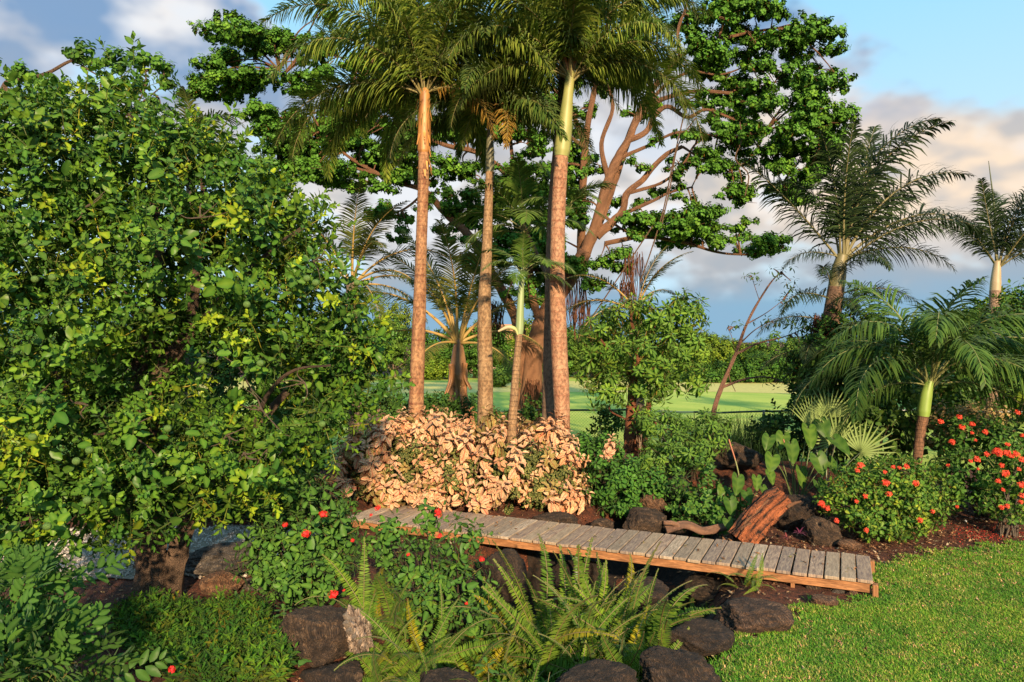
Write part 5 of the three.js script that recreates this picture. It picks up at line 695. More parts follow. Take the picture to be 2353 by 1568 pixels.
// anthurium with heart-shaped leaves
{
  const half = [[0.05, -0.07], [0.14, -0.19], [0.27, -0.26], [0.41, -0.23], [0.51, -0.1], [0.55, 0.08], [0.52, 0.28], [0.43, 0.5], [0.3, 0.7], [0.15, 0.88]];
  const outline = (L, Wd) => {   // stalk joint at the origin, tip along +Z, upper face +Y
    const g = new GB(), c = [0.045, 0.1, 0.02], c2 = [0.035, 0.085, 0.018], rib = [0.08, 0.14, 0.035], bow = (x, z) => 0.16 * Wd * Math.abs(x) - 0.16 * L * Math.max(0, z) ** 2 - 0.1 * L * Math.min(0, z) ** 2, pt = (x, z, cc, k = 0) => g.v(x * Wd, bow(x, z) + k, z * L, cc);
    const joint = pt(0, 0, rib), tip = pt(0, 1, rib);
    for (const s of [-1, 1]) { let e0 = joint, m0 = joint, q0 = joint; half.forEach(([x, z], k) => { const e = pt(s * x, z, c, 0.008 * Math.sin(k * 2.3)), mz = Math.max(0, z) * 0.92, m = mz > 0 ? pt(0, mz, rib) : joint, q = pt(s * x * 0.5, z > 0 ? lerp(mz, z, 0.5) : z * 0.5, k % 2 ? rib : c2, 0.006); if (q0 === joint) g.t(joint, e, q); g.q(e0, e, q, q0); if (m0 !== m) { g.q(q0, q, m, m0); } else g.t(q0, q, m); e0 = e; m0 = m; q0 = q; }); g.t(e0, tip, q0); g.t(q0, tip, m0); }
    return g.geo(); };
  const big = outline(0.34, 0.27), small = outline(0.25, 0.2), mats = tints([[1, 1, 1], [1.3, 1.2, 1], [0.8, 0.9, 0.9]], { coat: 0.4, through: 0.3 });
  function anthurium(label, px, d, leaves, seed) {
    const fx = (px - CX) / FOCAL * d, base = V(fx, terrain(fx, -d), -d), o = thing('anthurium', label, 'plant', base), r = rng(seed);
    leaves.forEach(([x, y, dd, s = 1, sm, turn = 0], k) => { const j = W(x, y, dd).sub(base), dir = V(Math.sin(turn) + (r() - 0.5) * 0.5, -0.9 + (r() - 0.5) * 0.7, 0.5 + (r() - 0.5) * 0.5), up = V((r() - 0.5) * 1.2, 0.6, 0.9), l = part('leaf', sm ? small : big, mats[k % 3], o); l.applyMatrix4(basis(j, dir, up, s)); const st = part('leaf_stalk', branchGeo([V((r() - 0.5) * 0.15, 0, (r() - 0.5) * 0.15), V(j.x * 0.5, j.y * 0.65, j.z * 0.5), j], 0.011, 0.007, 6, () => [0.11, 0.15, 0.05], { seg: 8, knob: 0.02 }), shaftMat, o); });
    const sp = W(px - 30, 1010, d).sub(base); part('flower_spike', branchGeo([V(0, 0, 0), V(sp.x * 0.4, sp.y * 0.6, 0.1), sp], 0.008, 0.012, 6, (t) => t > 0.7 ? [0.35, 0.12, 0.06] : [0.2, 0.22, 0.08], { knob: 0.02 }), shaftMat, o);
  }
  anthurium('anthurium with big shiny heart-shaped leaves in front of the silvery fan palm', 1830, 11.9, [[1817, 1020, 11.6, 1], [1858, 985, 11.8, 1.05, 0, 0.1], [1918, 1010, 11.6, 1, 0, 0.5], [1878, 1050, 11.4, 0.95], [1775, 1050, 11.5, 0.85, 0, -0.4], [1887, 970, 12, 0.9, 0, 0.3], [1768, 1005, 11.9, 1, 1, -0.2], [1840, 1080, 11.7, 0.9, 0, 0.1], [1880, 1110, 11.4, 0.9, 0, 0.2], [1905, 1060, 11.9, 0.8, 0, 0.5], [1800, 1000, 12.1, 0.8, 0, -0.3]], 561);
  anthurium('lower anthurium with broad heart leaves behind the rotten log', 1705, 11.5, [[1695, 1098, 11.2, 0.85], [1738, 1098, 11.3, 0.85, 1, 0.2], [1676, 1150, 11.1, 0.75], [1672, 1195, 10.9, 0.7, 1], [1768, 1085, 11.4, 0.85, 1, 0.4], [1715, 1130, 11.2, 0.8, 1], [1752, 1120, 11.3, 0.75, 1, 0.2], [1660, 1120, 11.4, 0.7, 1, -0.4]], 562);
}
// silvery fan palm
{
  const d = 12.4, fx = (1900 - CX) / FOCAL * d, base = V(fx, terrain(fx, -d), -d), o = thing('fan_palm', 'low silvery fan palm with stiff radiating leaves behind the anthurium', 'palm tree', base), r = rng(570);
  const fan = (R0, n, sweep) => { const g = new GB(); for (let k = 0; k < n; k++) { const a = (k / (n - 1) - 0.5) * sweep, L = R0 * (0.85 + 0.15 * Math.cos(a * 0.7)) * (0.94 + r() * 0.12), b = 0.85 + r() * 0.3, c = [0.21 * b, 0.26 * b, 0.17 * b], dir = V(Math.sin(a), 0, Math.cos(a)), sd = V(Math.cos(a), 0, -Math.sin(a)); let prev = null; for (const [t, w] of [[0, 0.002], [0.3, 0.016], [0.55, 0.015], [0.85, 0.008], [1, 0.001]]) { const p = dir.clone().multiplyScalar(L * t), y = -0.06 * L * t * t, row = [g.v(p.x - sd.x * w, y + 0.006, p.z - sd.z * w, c), g.v(p.x, y - 0.006, p.z, [c[0] * 1.1, c[1] * 1.1, c[2] * 1.1]), g.v(p.x + sd.x * w, y + 0.006, p.z + sd.z * w, c)]; if (prev) { g.q(prev[0], prev[1], row[1], row[0]); g.q(prev[1], prev[2], row[2], row[1]); } prev = row; } } return g.geo(); };
  const m = leafMat([1, 1, 1], { coat: 0.2, through: 0.2 });
  for (const [x, y, dd, dir, up, R0, n, sw] of [[1867, 990, 12.3, [0.05, 1, -0.1], [0.5, 0.1, 1], 0.62, 15, 1.9], [1923, 1012, 12, [0.15, 0.8, 0.1], [0, -0.2, 1], 0.55, 26, 4.6], [1978, 1040, 11.9, [0.9, 0.3, 0.2], [0.1, 0.2, 1], 0.6, 24, 4.4], [1905, 960, 12.8, [0.2, 1, -0.3], [-0.4, 0.2, 1], 0.6, 18, 2.6]]) { const j = W(x, y, dd).sub(base), l = part('leaf', fan(R0, n, sw), m, o); l.applyMatrix4(basis(j, V(...dir), V(...up), 1)); part('leaf_stalk', branchGeo([Z3.clone(), j.clone().multiplyScalar(0.5).add(V(0, 0.1, -0.05)), j], 0.012, 0.008, 6, () => [0.2, 0.24, 0.15], { seg: 8, knob: 0 }), shaftMat, o); }
}
// flower beds on the right
const z4 = (x, y, d, s) => [(2000 + x / 2.243) * 0.78433, (1300 + y / 2.243) * 0.78433, d, s], z8 = (x, y, d, s) => [(2200 + x / 2.614) * 0.78433, (900 + y / 2.614) * 0.78433, d, s];
const boxGeo = [leafGeo({ L: 0.115, Wd: 0.05, shape: 'oblong', fold: 0.25, curl: 0.15, col: [0.12, 0.2, 0.035], rib: [0.22, 0.28, 0.07] }), leafGeo({ L: 0.105, Wd: 0.045, shape: 'oblong', fold: 0.3, curl: 0.1, col: [0.055, 0.14, 0.03], rib: [0.11, 0.2, 0.05] })];
shrub({ name: 'flowering_shrub', label: 'rounded yellow-green shrub dotted with orange-red flowers beside the bridge end', px: 2035, d: 10.9, seed: 580, n: 620, items: rosette(rng(581), { n: 10, len: 0.07, top: 0.9, bottom: -0.5, s0: 1, s1: 0.7 }), geos: boxGeo, mats: tints([[1, 1, 1], [1.35, 1.2, 1], [0.8, 0.9, 0.9]]), singles: 300, stemCol: [0.16, 0.1, 0.06], lobes: [[2030, 1145, 105, 72, 10.8, 0.6], [1945, 1155, 55, 50, 10.6], [2120, 1140, 55, 62, 10.8], [2040, 1095, 85, 36, 10.9], [2010, 1200, 70, 30, 10.5], [2100, 1200, 50, 24, 10.6]], flowerGeo: orangeHead, flowerMat: petal,
  flowers: [z4(1168, 145, 10.4), z4(1385, 157, 10.3, 0.8), z4(1470, 152, 10.3), z4(1328, 188, 10.2, 0.7), z4(1335, 260, 10.05, 1.1), z4(1530, 263, 10.05), z4(1357, 333, 10, 0.8), z4(1200, 347, 10, 0.9), z4(1142, 381, 10, 0.75), z4(912, 398, 10), z4(947, 428, 10), z4(1013, 510, 10, 0.7), z4(1208, 573, 9.95, 0.8), z4(1560, 505, 10, 0.8), z4(1643, 447, 10.1, 0.7), z4(1803, 417, 10.5, 0.5), z4(1148, 180, 10.2, 0.7), z4(1425, 160, 10.3, 0.5)], tint: (q, r) => r() < 0.3 ? [1.7, 1.35, 1] : [1, 1, 1] });
shrub({ name: 'ixora_shrub', label: 'tall dark green ixora with scattered scarlet heads behind the short palm', px: 2270, d: 11.9, seed: 583, n: 420, items: ixItems, geos: ixGeo, mats: tints(plain), singles: 297, lobes: [[2260, 1065, 95, 85, 11.8], [2200, 1110, 55, 60, 11.6], [2340, 1020, 70, 70, 12], [2230, 1000, 70, 45, 12.1], [2330, 1110, 70, 60, 11.8], [2400, 1060, 70, 80, 12]], flowerGeo: orangeHead, flowerMat: petal,
  flowers: [z8(1595, 845, 11.3), z8(1455, 880, 11.4, 0.8), z8(1615, 925, 11.2), z8(1695, 900, 11.3, 0.9), z8(1540, 1035, 11, 1.1), z8(1695, 965, 11.2, 0.6), z8(1795, 960, 11.2, 0.8), z8(2040, 810, 11.3), z8(1965, 1055, 11.1, 0.8), z8(2080, 985, 11.1, 0.8), z8(1720, 1020, 11, 0.5), z8(1510, 1215, 10.9, 0.6), z8(1740, 1240, 10.9, 0.5)] });
shrub({ name: 'ixora_shrub', label: 'open twiggy ixora with clustered vermilion heads over fallen petals on the mulch', px: 2310, d: 10.9, seed: 584, n: 200, items: rosette(rng(585), { n: 9, len: 0.07, top: 0.9, bottom: -0.5 }), geos: boxGeo, mats: tints([[0.8, 0.9, 0.9], [1, 1, 1]]), singles: 297, stemCol: [0.3, 0.24, 0.18], stemR: 0.009, lobes: [[2310, 1090, 50, 40, 10.9], [2350, 1140, 50, 50, 10.9], [2290, 1160, 36, 30, 10.8], [2360, 1060, 50, 40, 11], [2330, 1190, 26, 20, 10.7], [2420, 1120, 60, 70, 10.9]], flowerGeo: orangeHead, flowerMat: petal,
  flowers: [z4(2070, 60, 10.4, 1.7), z4(2130, 65, 10.4), z4(2190, 70, 10.4, 1.1), z4(2230, 110, 10.3), z4(1935, 105, 10.5, 1.1), z4(1892, 118, 10.5, 0.8), z4(2000, 70, 10.5, 0.8), z4(2075, 250, 10.3, 0.8), z4(2120, 200, 10.3, 1.1), z4(2105, 305, 10.3, 0.7), z4(2225, 275, 10.3), z4(2230, 345, 10.2, 1.1), z4(2135, 415, 10.2, 0.8), z4(2095, 420, 10.2, 0.8), z4(2222, 385, 10.2, 0.7), z4(2095, 145, 10.4, 0.8), z4(2160, 85, 10.4, 0.8), z4(2210, 170, 10.3, 0.7)] });
shrub({ name: 'sea_grape', label: 'sea grape shrub of round curled leaves behind the silvery fan palm', px: 2010, d: 13.7, seed: 586, n: 400, items: alternate(rng(587), { n: 8, len: 0.22, s1: 0.8 }), geos: [leafGeo({ L: 0.15, Wd: 0.16, shape: 'ovate', fold: -0.25, curl: 0.3, col: [0.04, 0.1, 0.025], rib: [0.1, 0.16, 0.05], stalk: 0.1 })], mats: tints(plain), singles: 296, lobes: [[1960, 920, 75, 75, 13.7], [2040, 900, 70, 80, 13.9], [2090, 960, 55, 75, 13.6], [1990, 1000, 90, 60, 13.5], [1900, 900, 40, 50, 14], [2150, 930, 60, 60, 14.2]] });
// rotten log
{
  const d = 10.55, a = W(1700, 1245, d), b = W(1802, 1140, d + 0.1), base = V(a.x, terrain(a.x, a.z), a.z), o = thing('rotten_log', 'weathered rust-brown rotten log stump leaning by the brown boulder', 'log', base), r = rng(590);
  const col = (t, ang, len) => { const n = fbm3(Math.cos(ang) * 2.5, len * 2.2, Math.sin(ang) * 2.5, 4), f = fbm3(Math.cos(ang) * 9, len * 3, Math.sin(ang) * 9, 3), k = clamp(0.5 + n * 1.1 + f * 0.5, 0, 1); return k < 0.3 ? [0.02, 0.012, 0.008] : [lerp(0.09, 0.5, k), lerp(0.025, 0.16, k), lerp(0.01, 0.06, k)]; };
  part('trunk', new GB().tube(smoothPath([a, a.clone().lerp(b, 0.5).add(V(0, 0.06, 0)), b].map((p) => p.clone().sub(base)), 60), (t) => 0.2 - 0.03 * t, 64, col, { bump: (t, ang, len) => 0.78 + 0.5 * Math.abs(fbm3(Math.cos(ang) * 2.6, len * 0.7, Math.sin(ang) * 2.6, 3)) * 1.6 + 0.14 * fbm3(Math.cos(ang) * 11, len * 3, Math.sin(ang) * 11, 3) - 0.25 * smooth(0.8, 1, t) * (0.5 + noise3(Math.cos(ang) * 4, 3, Math.sin(ang) * 4)) }).geo(), bark, o);
  for (let k = 0; k < 9; k++) { const t = r() * 0.8, ang = r() * 3.4 - 0.4, c = a.clone().lerp(b, t).sub(base).add(V(Math.cos(ang) * 0.15, Math.sin(ang) * 0.15, 0.14 * r())), e = c.clone().add(b.clone().sub(a).normalize().multiplyScalar(0.1 + r() * 0.14)).add(V((r() - 0.3) * 0.12, (r() - 0.2) * 0.1, r() * 0.1)); part('splinter', branchGeo([c, c.clone().lerp(e, 0.5).add(V(0, 0.015, 0.01)), e], 0.03, 0.012, 6, () => [0.42, 0.2, 0.1], { knob: 0.4, seg: 6 }), bark, o); }
  const dw = thing('deadwood', 'pale gnarled deadwood knot standing against the large boulder', 'log', W(822, 1490, 6.45)), gg = rockGeo(0.11, 0.22, 0.12, 26, { a: [0.08, 0.05, 0.035], b: [0.45, 0.34, 0.25], spot: [0.55, 0.44, 0.34] }, 77, 1.5); const dm = part('knot', gg, bark, dw, V(0, 0.14, 0)); dm.rotation.z = 0.15;
  for (let k = 0; k < 6; k++) { const y = 0.02 + k * 0.05, an = 0.6 + k * 0.5, c = V(Math.cos(an) * 0.07, y, Math.sin(an) * 0.07 + 0.03); part('root_stub', branchGeo([V(0, y, 0), c, c.clone().multiplyScalar(1.5).setY(y + 0.05)], 0.04, 0.02, 8, sheathCol([0.5, 0.4, 0.3], [0.2, 0.13, 0.09]), { knob: 0.5 }), bark, dw); }
  const br = thing('driftwood', 'pale bleached driftwood branch lying under the ficus shrub behind the bridge', 'log', W(1545, 1225, 11.1)); part('branch', branchGeo([V(-0.1, 0.05, 0), V(0.2, 0.12, 0), V(0.45, 0.06, 0.1), V(0.8, 0.1, 0)], 0.07, 0.05, 10, sheathCol([0.5, 0.26, 0.15], [0.2, 0.12, 0.09]), { knob: 0.5 }), bark, br); part('stub', branchGeo([V(0.1, 0.08, 0), V(0.0, 0.16, 0.05), V(-0.15, 0.18, 0.08)], 0.05, 0.03, 8, sheathCol([0.55, 0.3, 0.18], [0.25, 0.14, 0.1]), { knob: 0.4 }), bark, br);
}
// ---------- sword ferns ----------
const fernVar = [[80, 20], [74, -15], [60, -40], [40, -55], [84, 55]].map(([a, b], k) => frondGeo(rng(600 + k), { len: 1, e0: a * R, e1: b * R, bend: 1.6, n: 58, leafL: 0.078, leafW: 0.0145, plume: 0.1, fwd: 0.18, hang: 0.12, bare: 0.1, col: [0.1, 0.175, 0.03], col2: [0.15, 0.22, 0.04], rib: [0.15, 0.12, 0.04], r0: 0.004, tipShort: 0.3 }));
const fernMats = tints([[1, 1, 1], [1.25, 1.15, 0.9], [0.7, 0.8, 0.75], [2.2, 1.15, 0.5]], { coat: 0.1, through: 0.35 });
function fern(label, px, d, n, len, seed, { upright = 0.5, y } = {}) {
  const fx = (px - CX) / FOCAL * d, base = V(fx, Math.max(y ?? -0.55, terrain(fx, -d)), -d), o = thing('sword_fern', label, 'fern', base, 'sword ferns in the gully'), r = rng(seed);
  const gap = base.y - terrain(fx, -d); if (gap > 0.04) { const m = part('root_mound', rockGeo(0.16 + n * 0.002, gap * 0.75 + 0.05, 0.16 + n * 0.002, 8, { a: [0.03, 0.02, 0.012], b: [0.09, 0.055, 0.03], spot: [0.12, 0.08, 0.04] }, seed, 0.6), bark, o); m.position.y = -gap * 0.6; }
  n = Math.round(n * 1.35);
  for (let k = 0; k < n; k++) { const up = r() < upright, v = up ? (r() < 0.5 ? 0 : r() < 0.5 ? 4 : 1) : (r() < 0.5 ? 2 : 3), az = k * 137.5 + r() * 40, m = fernMats[r() < 0.07 ? 3 : Math.floor(r() * 3)]; addFrond(o, V((r() - 0.5) * (0.15 + n * 0.008), 0, (r() - 0.5) * (0.15 + n * 0.006)), fernVar[v], az, (r() - 0.5) * 1.6, len * (0.5 + r() * 0.5), frondStem, m); }
}
fern('tall upright sword fern clump in front of the steel bridge pole', 1345, 7.3, 110, 1.55, 610, { upright: 0.75 });
fern('sword fern leaning over the craggy boulder beside the tall fern clump', 1440, 7.1, 36, 1.05, 611, { upright: 0.6 });
fern('arching sword fern spreading below the straggly ixora', 1130, 6.9, 44, 1.1, 612, { upright: 0.3 });
fern('sword fern with fronds drooping beside the gnarled deadwood knot', 930, 6.6, 40, 0.95, 613, { upright: 0.35, y: -0.15 });
fern('sword fern hanging over the dark boulder below the deadwood knot', 960, 6.0, 22, 0.65, 614, { upright: 0.3, y: -0.1 });
fern('feathery sword fern between the two ixoras', 880, 7.4, 24, 1.0, 615, { upright: 0.5 });
fern('small sword fern beside the flat-topped boulder', 1545, 7.6, 10, 0.65, 616, { upright: 0.6, y: -0.35 });
fern('shaded sword fern growing beneath the bridge', 1600, 8.9, 12, 0.6, 617, { upright: 0.4 });
fern('shaded sword fern under the bridge near the lawn', 1720, 8.6, 10, 0.5, 618, { upright: 0.3 });
fern('sword fern at the near foot of the tall fern clump', 1240, 6.3, 34, 0.9, 619, { upright: 0.4 });
fern('low sword fern in the weeds before the steel bridge pole', 1180, 6.0, 26, 0.75, 622, { upright: 0.35 });
fern('sword fern filling the gap between the tall clump and the leaning one', 1420, 7.6, 40, 1.1, 623, { upright: 0.6 });
fern('thin sword fern rising against the planks beside the straggly ixora', 1110, 8.2, 12, 0.9, 621, { upright: 0.7 });
// ---------- ground covers and weeds ----------
function feather(r, h, n, col) { const g = new GB(); for (let k = 0; k < n; k++) { const t = k / n, a = k * 2.4, L = h * (0.45 - 0.3 * t), y = h * t, e = 0.4 + r() * 0.5, c = [col[0] * (0.7 + r() * 0.6), col[1] * (0.7 + r() * 0.6), col[2]], dx = Math.cos(a), dz = Math.sin(a), w = 0.2 * L; g.t(g.v(0, y, 0, c), g.v(dx * L * 0.5 - dz * w, y + L * e * 0.5, dz * L * 0.5 + dx * w, c), g.v(dx * L, y + L * e * 0.8, dz * L, c)); g.t(g.v(0, y, 0, c), g.v(dx * L, y + L * e * 0.8, dz * L, c), g.v(dx * L * 0.5 + dz * w, y + L * e * 0.5, dz * L * 0.5 - dx * w, c)); } g.tube([Z3, V(0, h, 0.02)], () => 0.0016, 3, () => col, { cap: false }); return g.geo(); }
function cover(name, label, category, geo, n, seed, place, mat, s0, s1, tint) {
  const r = rng(seed), m = new THREE.InstancedMesh(geo, mat, n), M = new THREE.Matrix4(), c = new THREE.Color(), q = new THREE.Quaternion();
  for (let k = 0; k < n; k++) { const p = place(r), s = lerp(s0, s1, r()), e = new THREE.Euler((r() - 0.5) * 1.1, r() * 6.28, (r() - 0.5) * 1.1, 'YXZ'); M.compose(p, q.setFromEuler(e), V(s, s, s)); m.setMatrixAt(k, M); const b = 0.75 + r() * 0.5, t = tint ? tint(r, p) : [1, 1, 1]; m.setColorAt(k, c.setRGB(b * t[0], b * t[1], b * t[2])); }
  m.name = numbered(name); tag(m, label, category, null, 'stuff'); scene.add(m); return m;
}
const inPatch = (list, up = 0) => (r) => { for (;;) { const [px, py, rx, ry] = list[Math.floor(r() * list.length)], a = r() * 6.28, q = Math.sqrt(r()), x = px + Math.cos(a) * q * rx, y = py + Math.sin(a) * q * ry; let d = CAM_H * FOCAL / (y - CY); const w = (x - CX) / FOCAL * d; if (noise2(w * 2.6, d * 2.6) < -0.3 && r() < 0.85) continue; return V(w, terrain(w, -d) + up * r(), -d); } };
cover('ground_cover', 'mat of feathery bright green ground cover between the citrus trunk and the boulder', 'ground cover', feather(rng(630), 0.24, 14, [0.06, 0.125, 0.02]), 1500, 631, inPatch([[430, 1500, 150, 60], [540, 1480, 90, 55], [520, 1560, 150, 50], [360, 1460, 90, 30]], 0.07), leafMat([1, 1, 1], { coat: 0.05, through: 0.3 }), 0.4, 1.5, (r, p) => r() < 0.06 ? [2.4, 1, 0.8] : noise2(p.x * 2.4, p.z * 2.4) > 0.1 ? [1.5, 1.25, 1] : [0.75, 0.85, 0.9]);
cover('weeds', 'tangle of fine light green weeds at the foot of the tall fern clump', 'weeds', feather(rng(632), 0.24, 20, [0.1, 0.19, 0.035]), 1700, 633, (r) => { const px = lerp(1090, 1440, r()), d = lerp(5.5, 6.9, r()), x = (px - CX) / FOCAL * d; return V(x, terrain(x, -d) + r() * 0.35, -d); }, leafMat([1, 1, 1], { coat: 0.05, through: 0.3 }), 0.7, 1.7, (r) => r() < 0.1 ? [2, 1.1, 0.9] : r() < 0.4 ? [1.3, 1.15, 1] : [0.7, 0.8, 0.8]);
cover('creeper', 'heart-leaved creeper scattered through the weeds and ground cover', 'creeper', leafGeo({ L: 0.085, Wd: 0.07, shape: 'heart', fold: 0.2, curl: 0.15, col: [0.09, 0.23, 0.06], rib: [0.14, 0.28, 0.09] }), 420, 634, (r) => { const left = r() < 0.6, px = left ? lerp(280, 720, r()) : lerp(1100, 1430, r()), d = left ? lerp(6.3, 7.3, r()) : lerp(5.8, 7, r()), x = (px - CX) / FOCAL * d; return V(x, terrain(x, -d) + 0.1 + r() * (left ? 0.08 : 0.45), -d); }, leafMat([1, 1, 1], { coat: 0.2, through: 0.35 }), 0.8, 1.7);
cover('fallen_petals', 'fallen red petals sprinkled over the mulch under the vermilion ixora', 'petals', leafGeo({ L: 0.03, Wd: 0.018, col: [0.6, 0.05, 0.03], rib: [0.6, 0.06, 0.04], seg: 2, shape: 'lance' }), 700, 635, (r) => { const px = 2270 + (r() + r() - 1) * 110, py = 1228 + (r() + r() - 1) * 26, d = CAM_H * FOCAL / (py - CY), x = (px - CX) / FOCAL * d; return V(x, terrain(x, -d) + 0.015, -d); }, vc(), 0.6, 1.2);
function stalks(label, px, d, n, h, seed, col) {
  const fx = (px - CX) / FOCAL * d, base = V(fx, terrain(fx, -d), -d), o = thing('dry_grass', label, 'grass', base, 'dry grass stalks'), r = rng(seed);
  for (let k = 0; k < n; k++) { const a = r() * 6.28, x = (r() - 0.5) * 0.5, z = (r() - 0.5) * 0.3, H = h * (0.6 + r() * 0.6), lean = 0.05 + r() * 0.3, b = 0.7 + r() * 0.5; part('stalk', new GB().tube(smoothPath([V(x, 0, z), V(x + Math.cos(a) * lean * 0.3, H * 0.6, z + Math.sin(a) * lean * 0.3), V(x + Math.cos(a) * lean, H, z + Math.sin(a) * lean)], 6), (t) => 0.0035 * (1 - 0.6 * t), 4, () => [col[0] * b, col[1] * b, col[2] * b]).geo(), frondStem, o); }
}
stalks('straw-coloured grass stalks in front of the dark boulder below the ferns', 1000, 5.7, 12, 0.45, 640, [0.4, 0.32, 0.17]);
stalks('tall dry grass stalks standing in the weeds', 1300, 6.1, 14, 0.8, 641, [0.38, 0.33, 0.17]);
stalks('tangled dry stalks beside the leaning sword fern', 1430, 6.6, 16, 0.7, 642, [0.42, 0.28, 0.13]);
// strappy dark grasses and bushes along the fence
function tuft(name, label, px, d, n, h, seed, col, group) {
  const fx = (px - CX) / FOCAL * d, base = V(fx, terrain(fx, -d), -d), o = thing(name, label, 'grass', base, group), r = rng(seed), g = new GB();
  for (let k = 0; k < n; k++) { const a = r() * 6.28, q = r() * 0.6, b = 0.6 + r() * 0.8, c = col.map((v) => v * b), x = Math.cos(a) * q, z = Math.sin(a) * q * 0.6, H = h * (0.6 + r() * 0.6), l = 0.15 + r() * 0.5, a2 = r() * 6.28; let prev = null; for (let s = 0; s <= 5; s++) { const t = s / 5, w = 0.012 * (1 - t * 0.9), X = x + Math.cos(a2) * l * t * t, Zq = z + Math.sin(a2) * l * t * t, y = H * (t - 0.35 * t * t * l), row = [g.v(X - Math.sin(a2) * w, y, Zq + Math.cos(a2) * w, c), g.v(X + Math.sin(a2) * w, y, Zq - Math.cos(a2) * w, c)]; if (prev) g.q(prev[0], prev[1], row[1], row[0]); prev = row; } }
  part('blades', g.geo(), leafMat([1, 1, 1], { through: 0.2 }), o).userData.kind = 'stuff';
}
tuft('grass_tuft', 'dark strappy grass tuft before the fence behind the mango-leaved shrub', 1700, 15.2, 260, 1.1, 650, [0.03, 0.07, 0.03], 'strappy grass tufts along the fence');
tuft('grass_tuft', 'dark strappy grass tuft beside the slender pink tree', 1770, 15, 240, 1.0, 651, [0.03, 0.065, 0.03], 'strappy grass tufts along the fence');
tuft('grass_tuft', 'dark grass tuft at the mound edge behind the anthurium', 1650, 14.8, 200, 0.9, 652, [0.03, 0.07, 0.03], 'strappy grass tufts along the fence');
tuft('tall_grass', 'tall pale green grass clump on the far edge of the fairway', 990, 56, 1, 1, 653, [0.1, 0.14, 0.04]);
const bushItems = alternate(rng(660), { n: 12, len: 0.22 }), bushGeo = [leafGeo({ L: 0.12, Wd: 0.065, col: [0.035, 0.085, 0.025], rib: [0.06, 0.12, 0.04] })], bushMats = tints([[1, 1, 1], [0.8, 0.9, 0.85]], { through: 0 });
for (const [label, px, d, lobes, n, seed] of [
  ['dark vine-covered bush against the fence beside the peeling palm', 895, 17.2, [[885, 960, 40, 38, 17.2], [910, 940, 22, 24, 17.3]], 120, 661],
  ['dark leafy bush at the fence beside the coconut palm', 1000, 17.2, [[995, 965, 52, 38, 17.2], [1015, 940, 26, 22, 17.3]], 150, 662],
  ['dark leafy bush at the fence between the coconut palm and the grey-ringed palm', 1085, 17.2, [[1085, 965, 34, 40, 17.2]], 90, 663],
  ['dark bush at the fence below the trunk of the spreading tree', 1240, 16.9, [[1150, 985, 30, 26, 16.9], [1240, 965, 34, 40, 16.9], [1190, 990, 40, 24, 16.8]], 140, 664],
  ['dark bush filling the fence corner behind the sea grape', 1830, 15.6, [[1830, 990, 60, 46, 15.6], [1890, 960, 50, 60, 15.7], [1770, 1010, 50, 26, 15.4]], 260, 665],
  ['small vine clump hanging on the fence behind the mango-leaved tree', 1400, 17.3, [[1400, 975, 28, 22, 17.3]], 40, 666],
  ['dark thicket wrapped round the foot of the windswept royal palm', 1930, 14.6, [[1900, 800, 46, 60, 14.6], [1960, 770, 50, 60, 14.8], [1850, 850, 40, 50, 14.8], [1950, 850, 60, 60, 14.4], [2010, 800, 50, 60, 15]], 420, 681],
  ['dark thicket hiding the trunk of the pale royal palm', 2290, 17.5, [[2240, 780, 60, 70, 17.5], [2310, 760, 60, 70, 17.6], [2270, 860, 80, 60, 17.4], [2370, 800, 60, 100, 17.5], [2190, 840, 50, 60, 17.6]], 620, 682],
  ['shaded shrub behind the gravel path under the citrus crown', 600, 11.6, [[600, 1100, 90, 70, 11.6], [650, 1060, 70, 90, 12.2], [520, 1120, 80, 60, 12]], 330, 667],
  ['shaded shrub at the end of the gravel path behind the red ixora', 730, 12, [[660, 1060, 60, 90, 12.6], [640, 1140, 60, 50, 12], [700, 1000, 40, 60, 13.3]], 260, 668],
  ['dark shrub row behind the citrus trunk beyond the gravel', 380, 12.6, [[300, 1080, 140, 100, 12.6], [430, 1060, 120, 110, 12.8], [120, 1080, 160, 110, 12.8]], 520, 669],
  ['dark hedge shrub screening the fence behind the citrus crown', 560, 16, [[560, 900, 110, 130, 16], [700, 900, 90, 110, 16], [400, 880, 120, 140, 16], [230, 900, 130, 140, 16], [60, 900, 130, 150, 16], [480, 880, 90, 110, 15.6]], 1500, 670],
]) shrub({ name: 'bush', label, category: 'bush', group: 'dark bushes along the fence and path', px, d, lobes, n, seed, items: bushItems, geos: bushGeo, mats: bushMats, singles: 60, scale: [0.9, 1.4] });
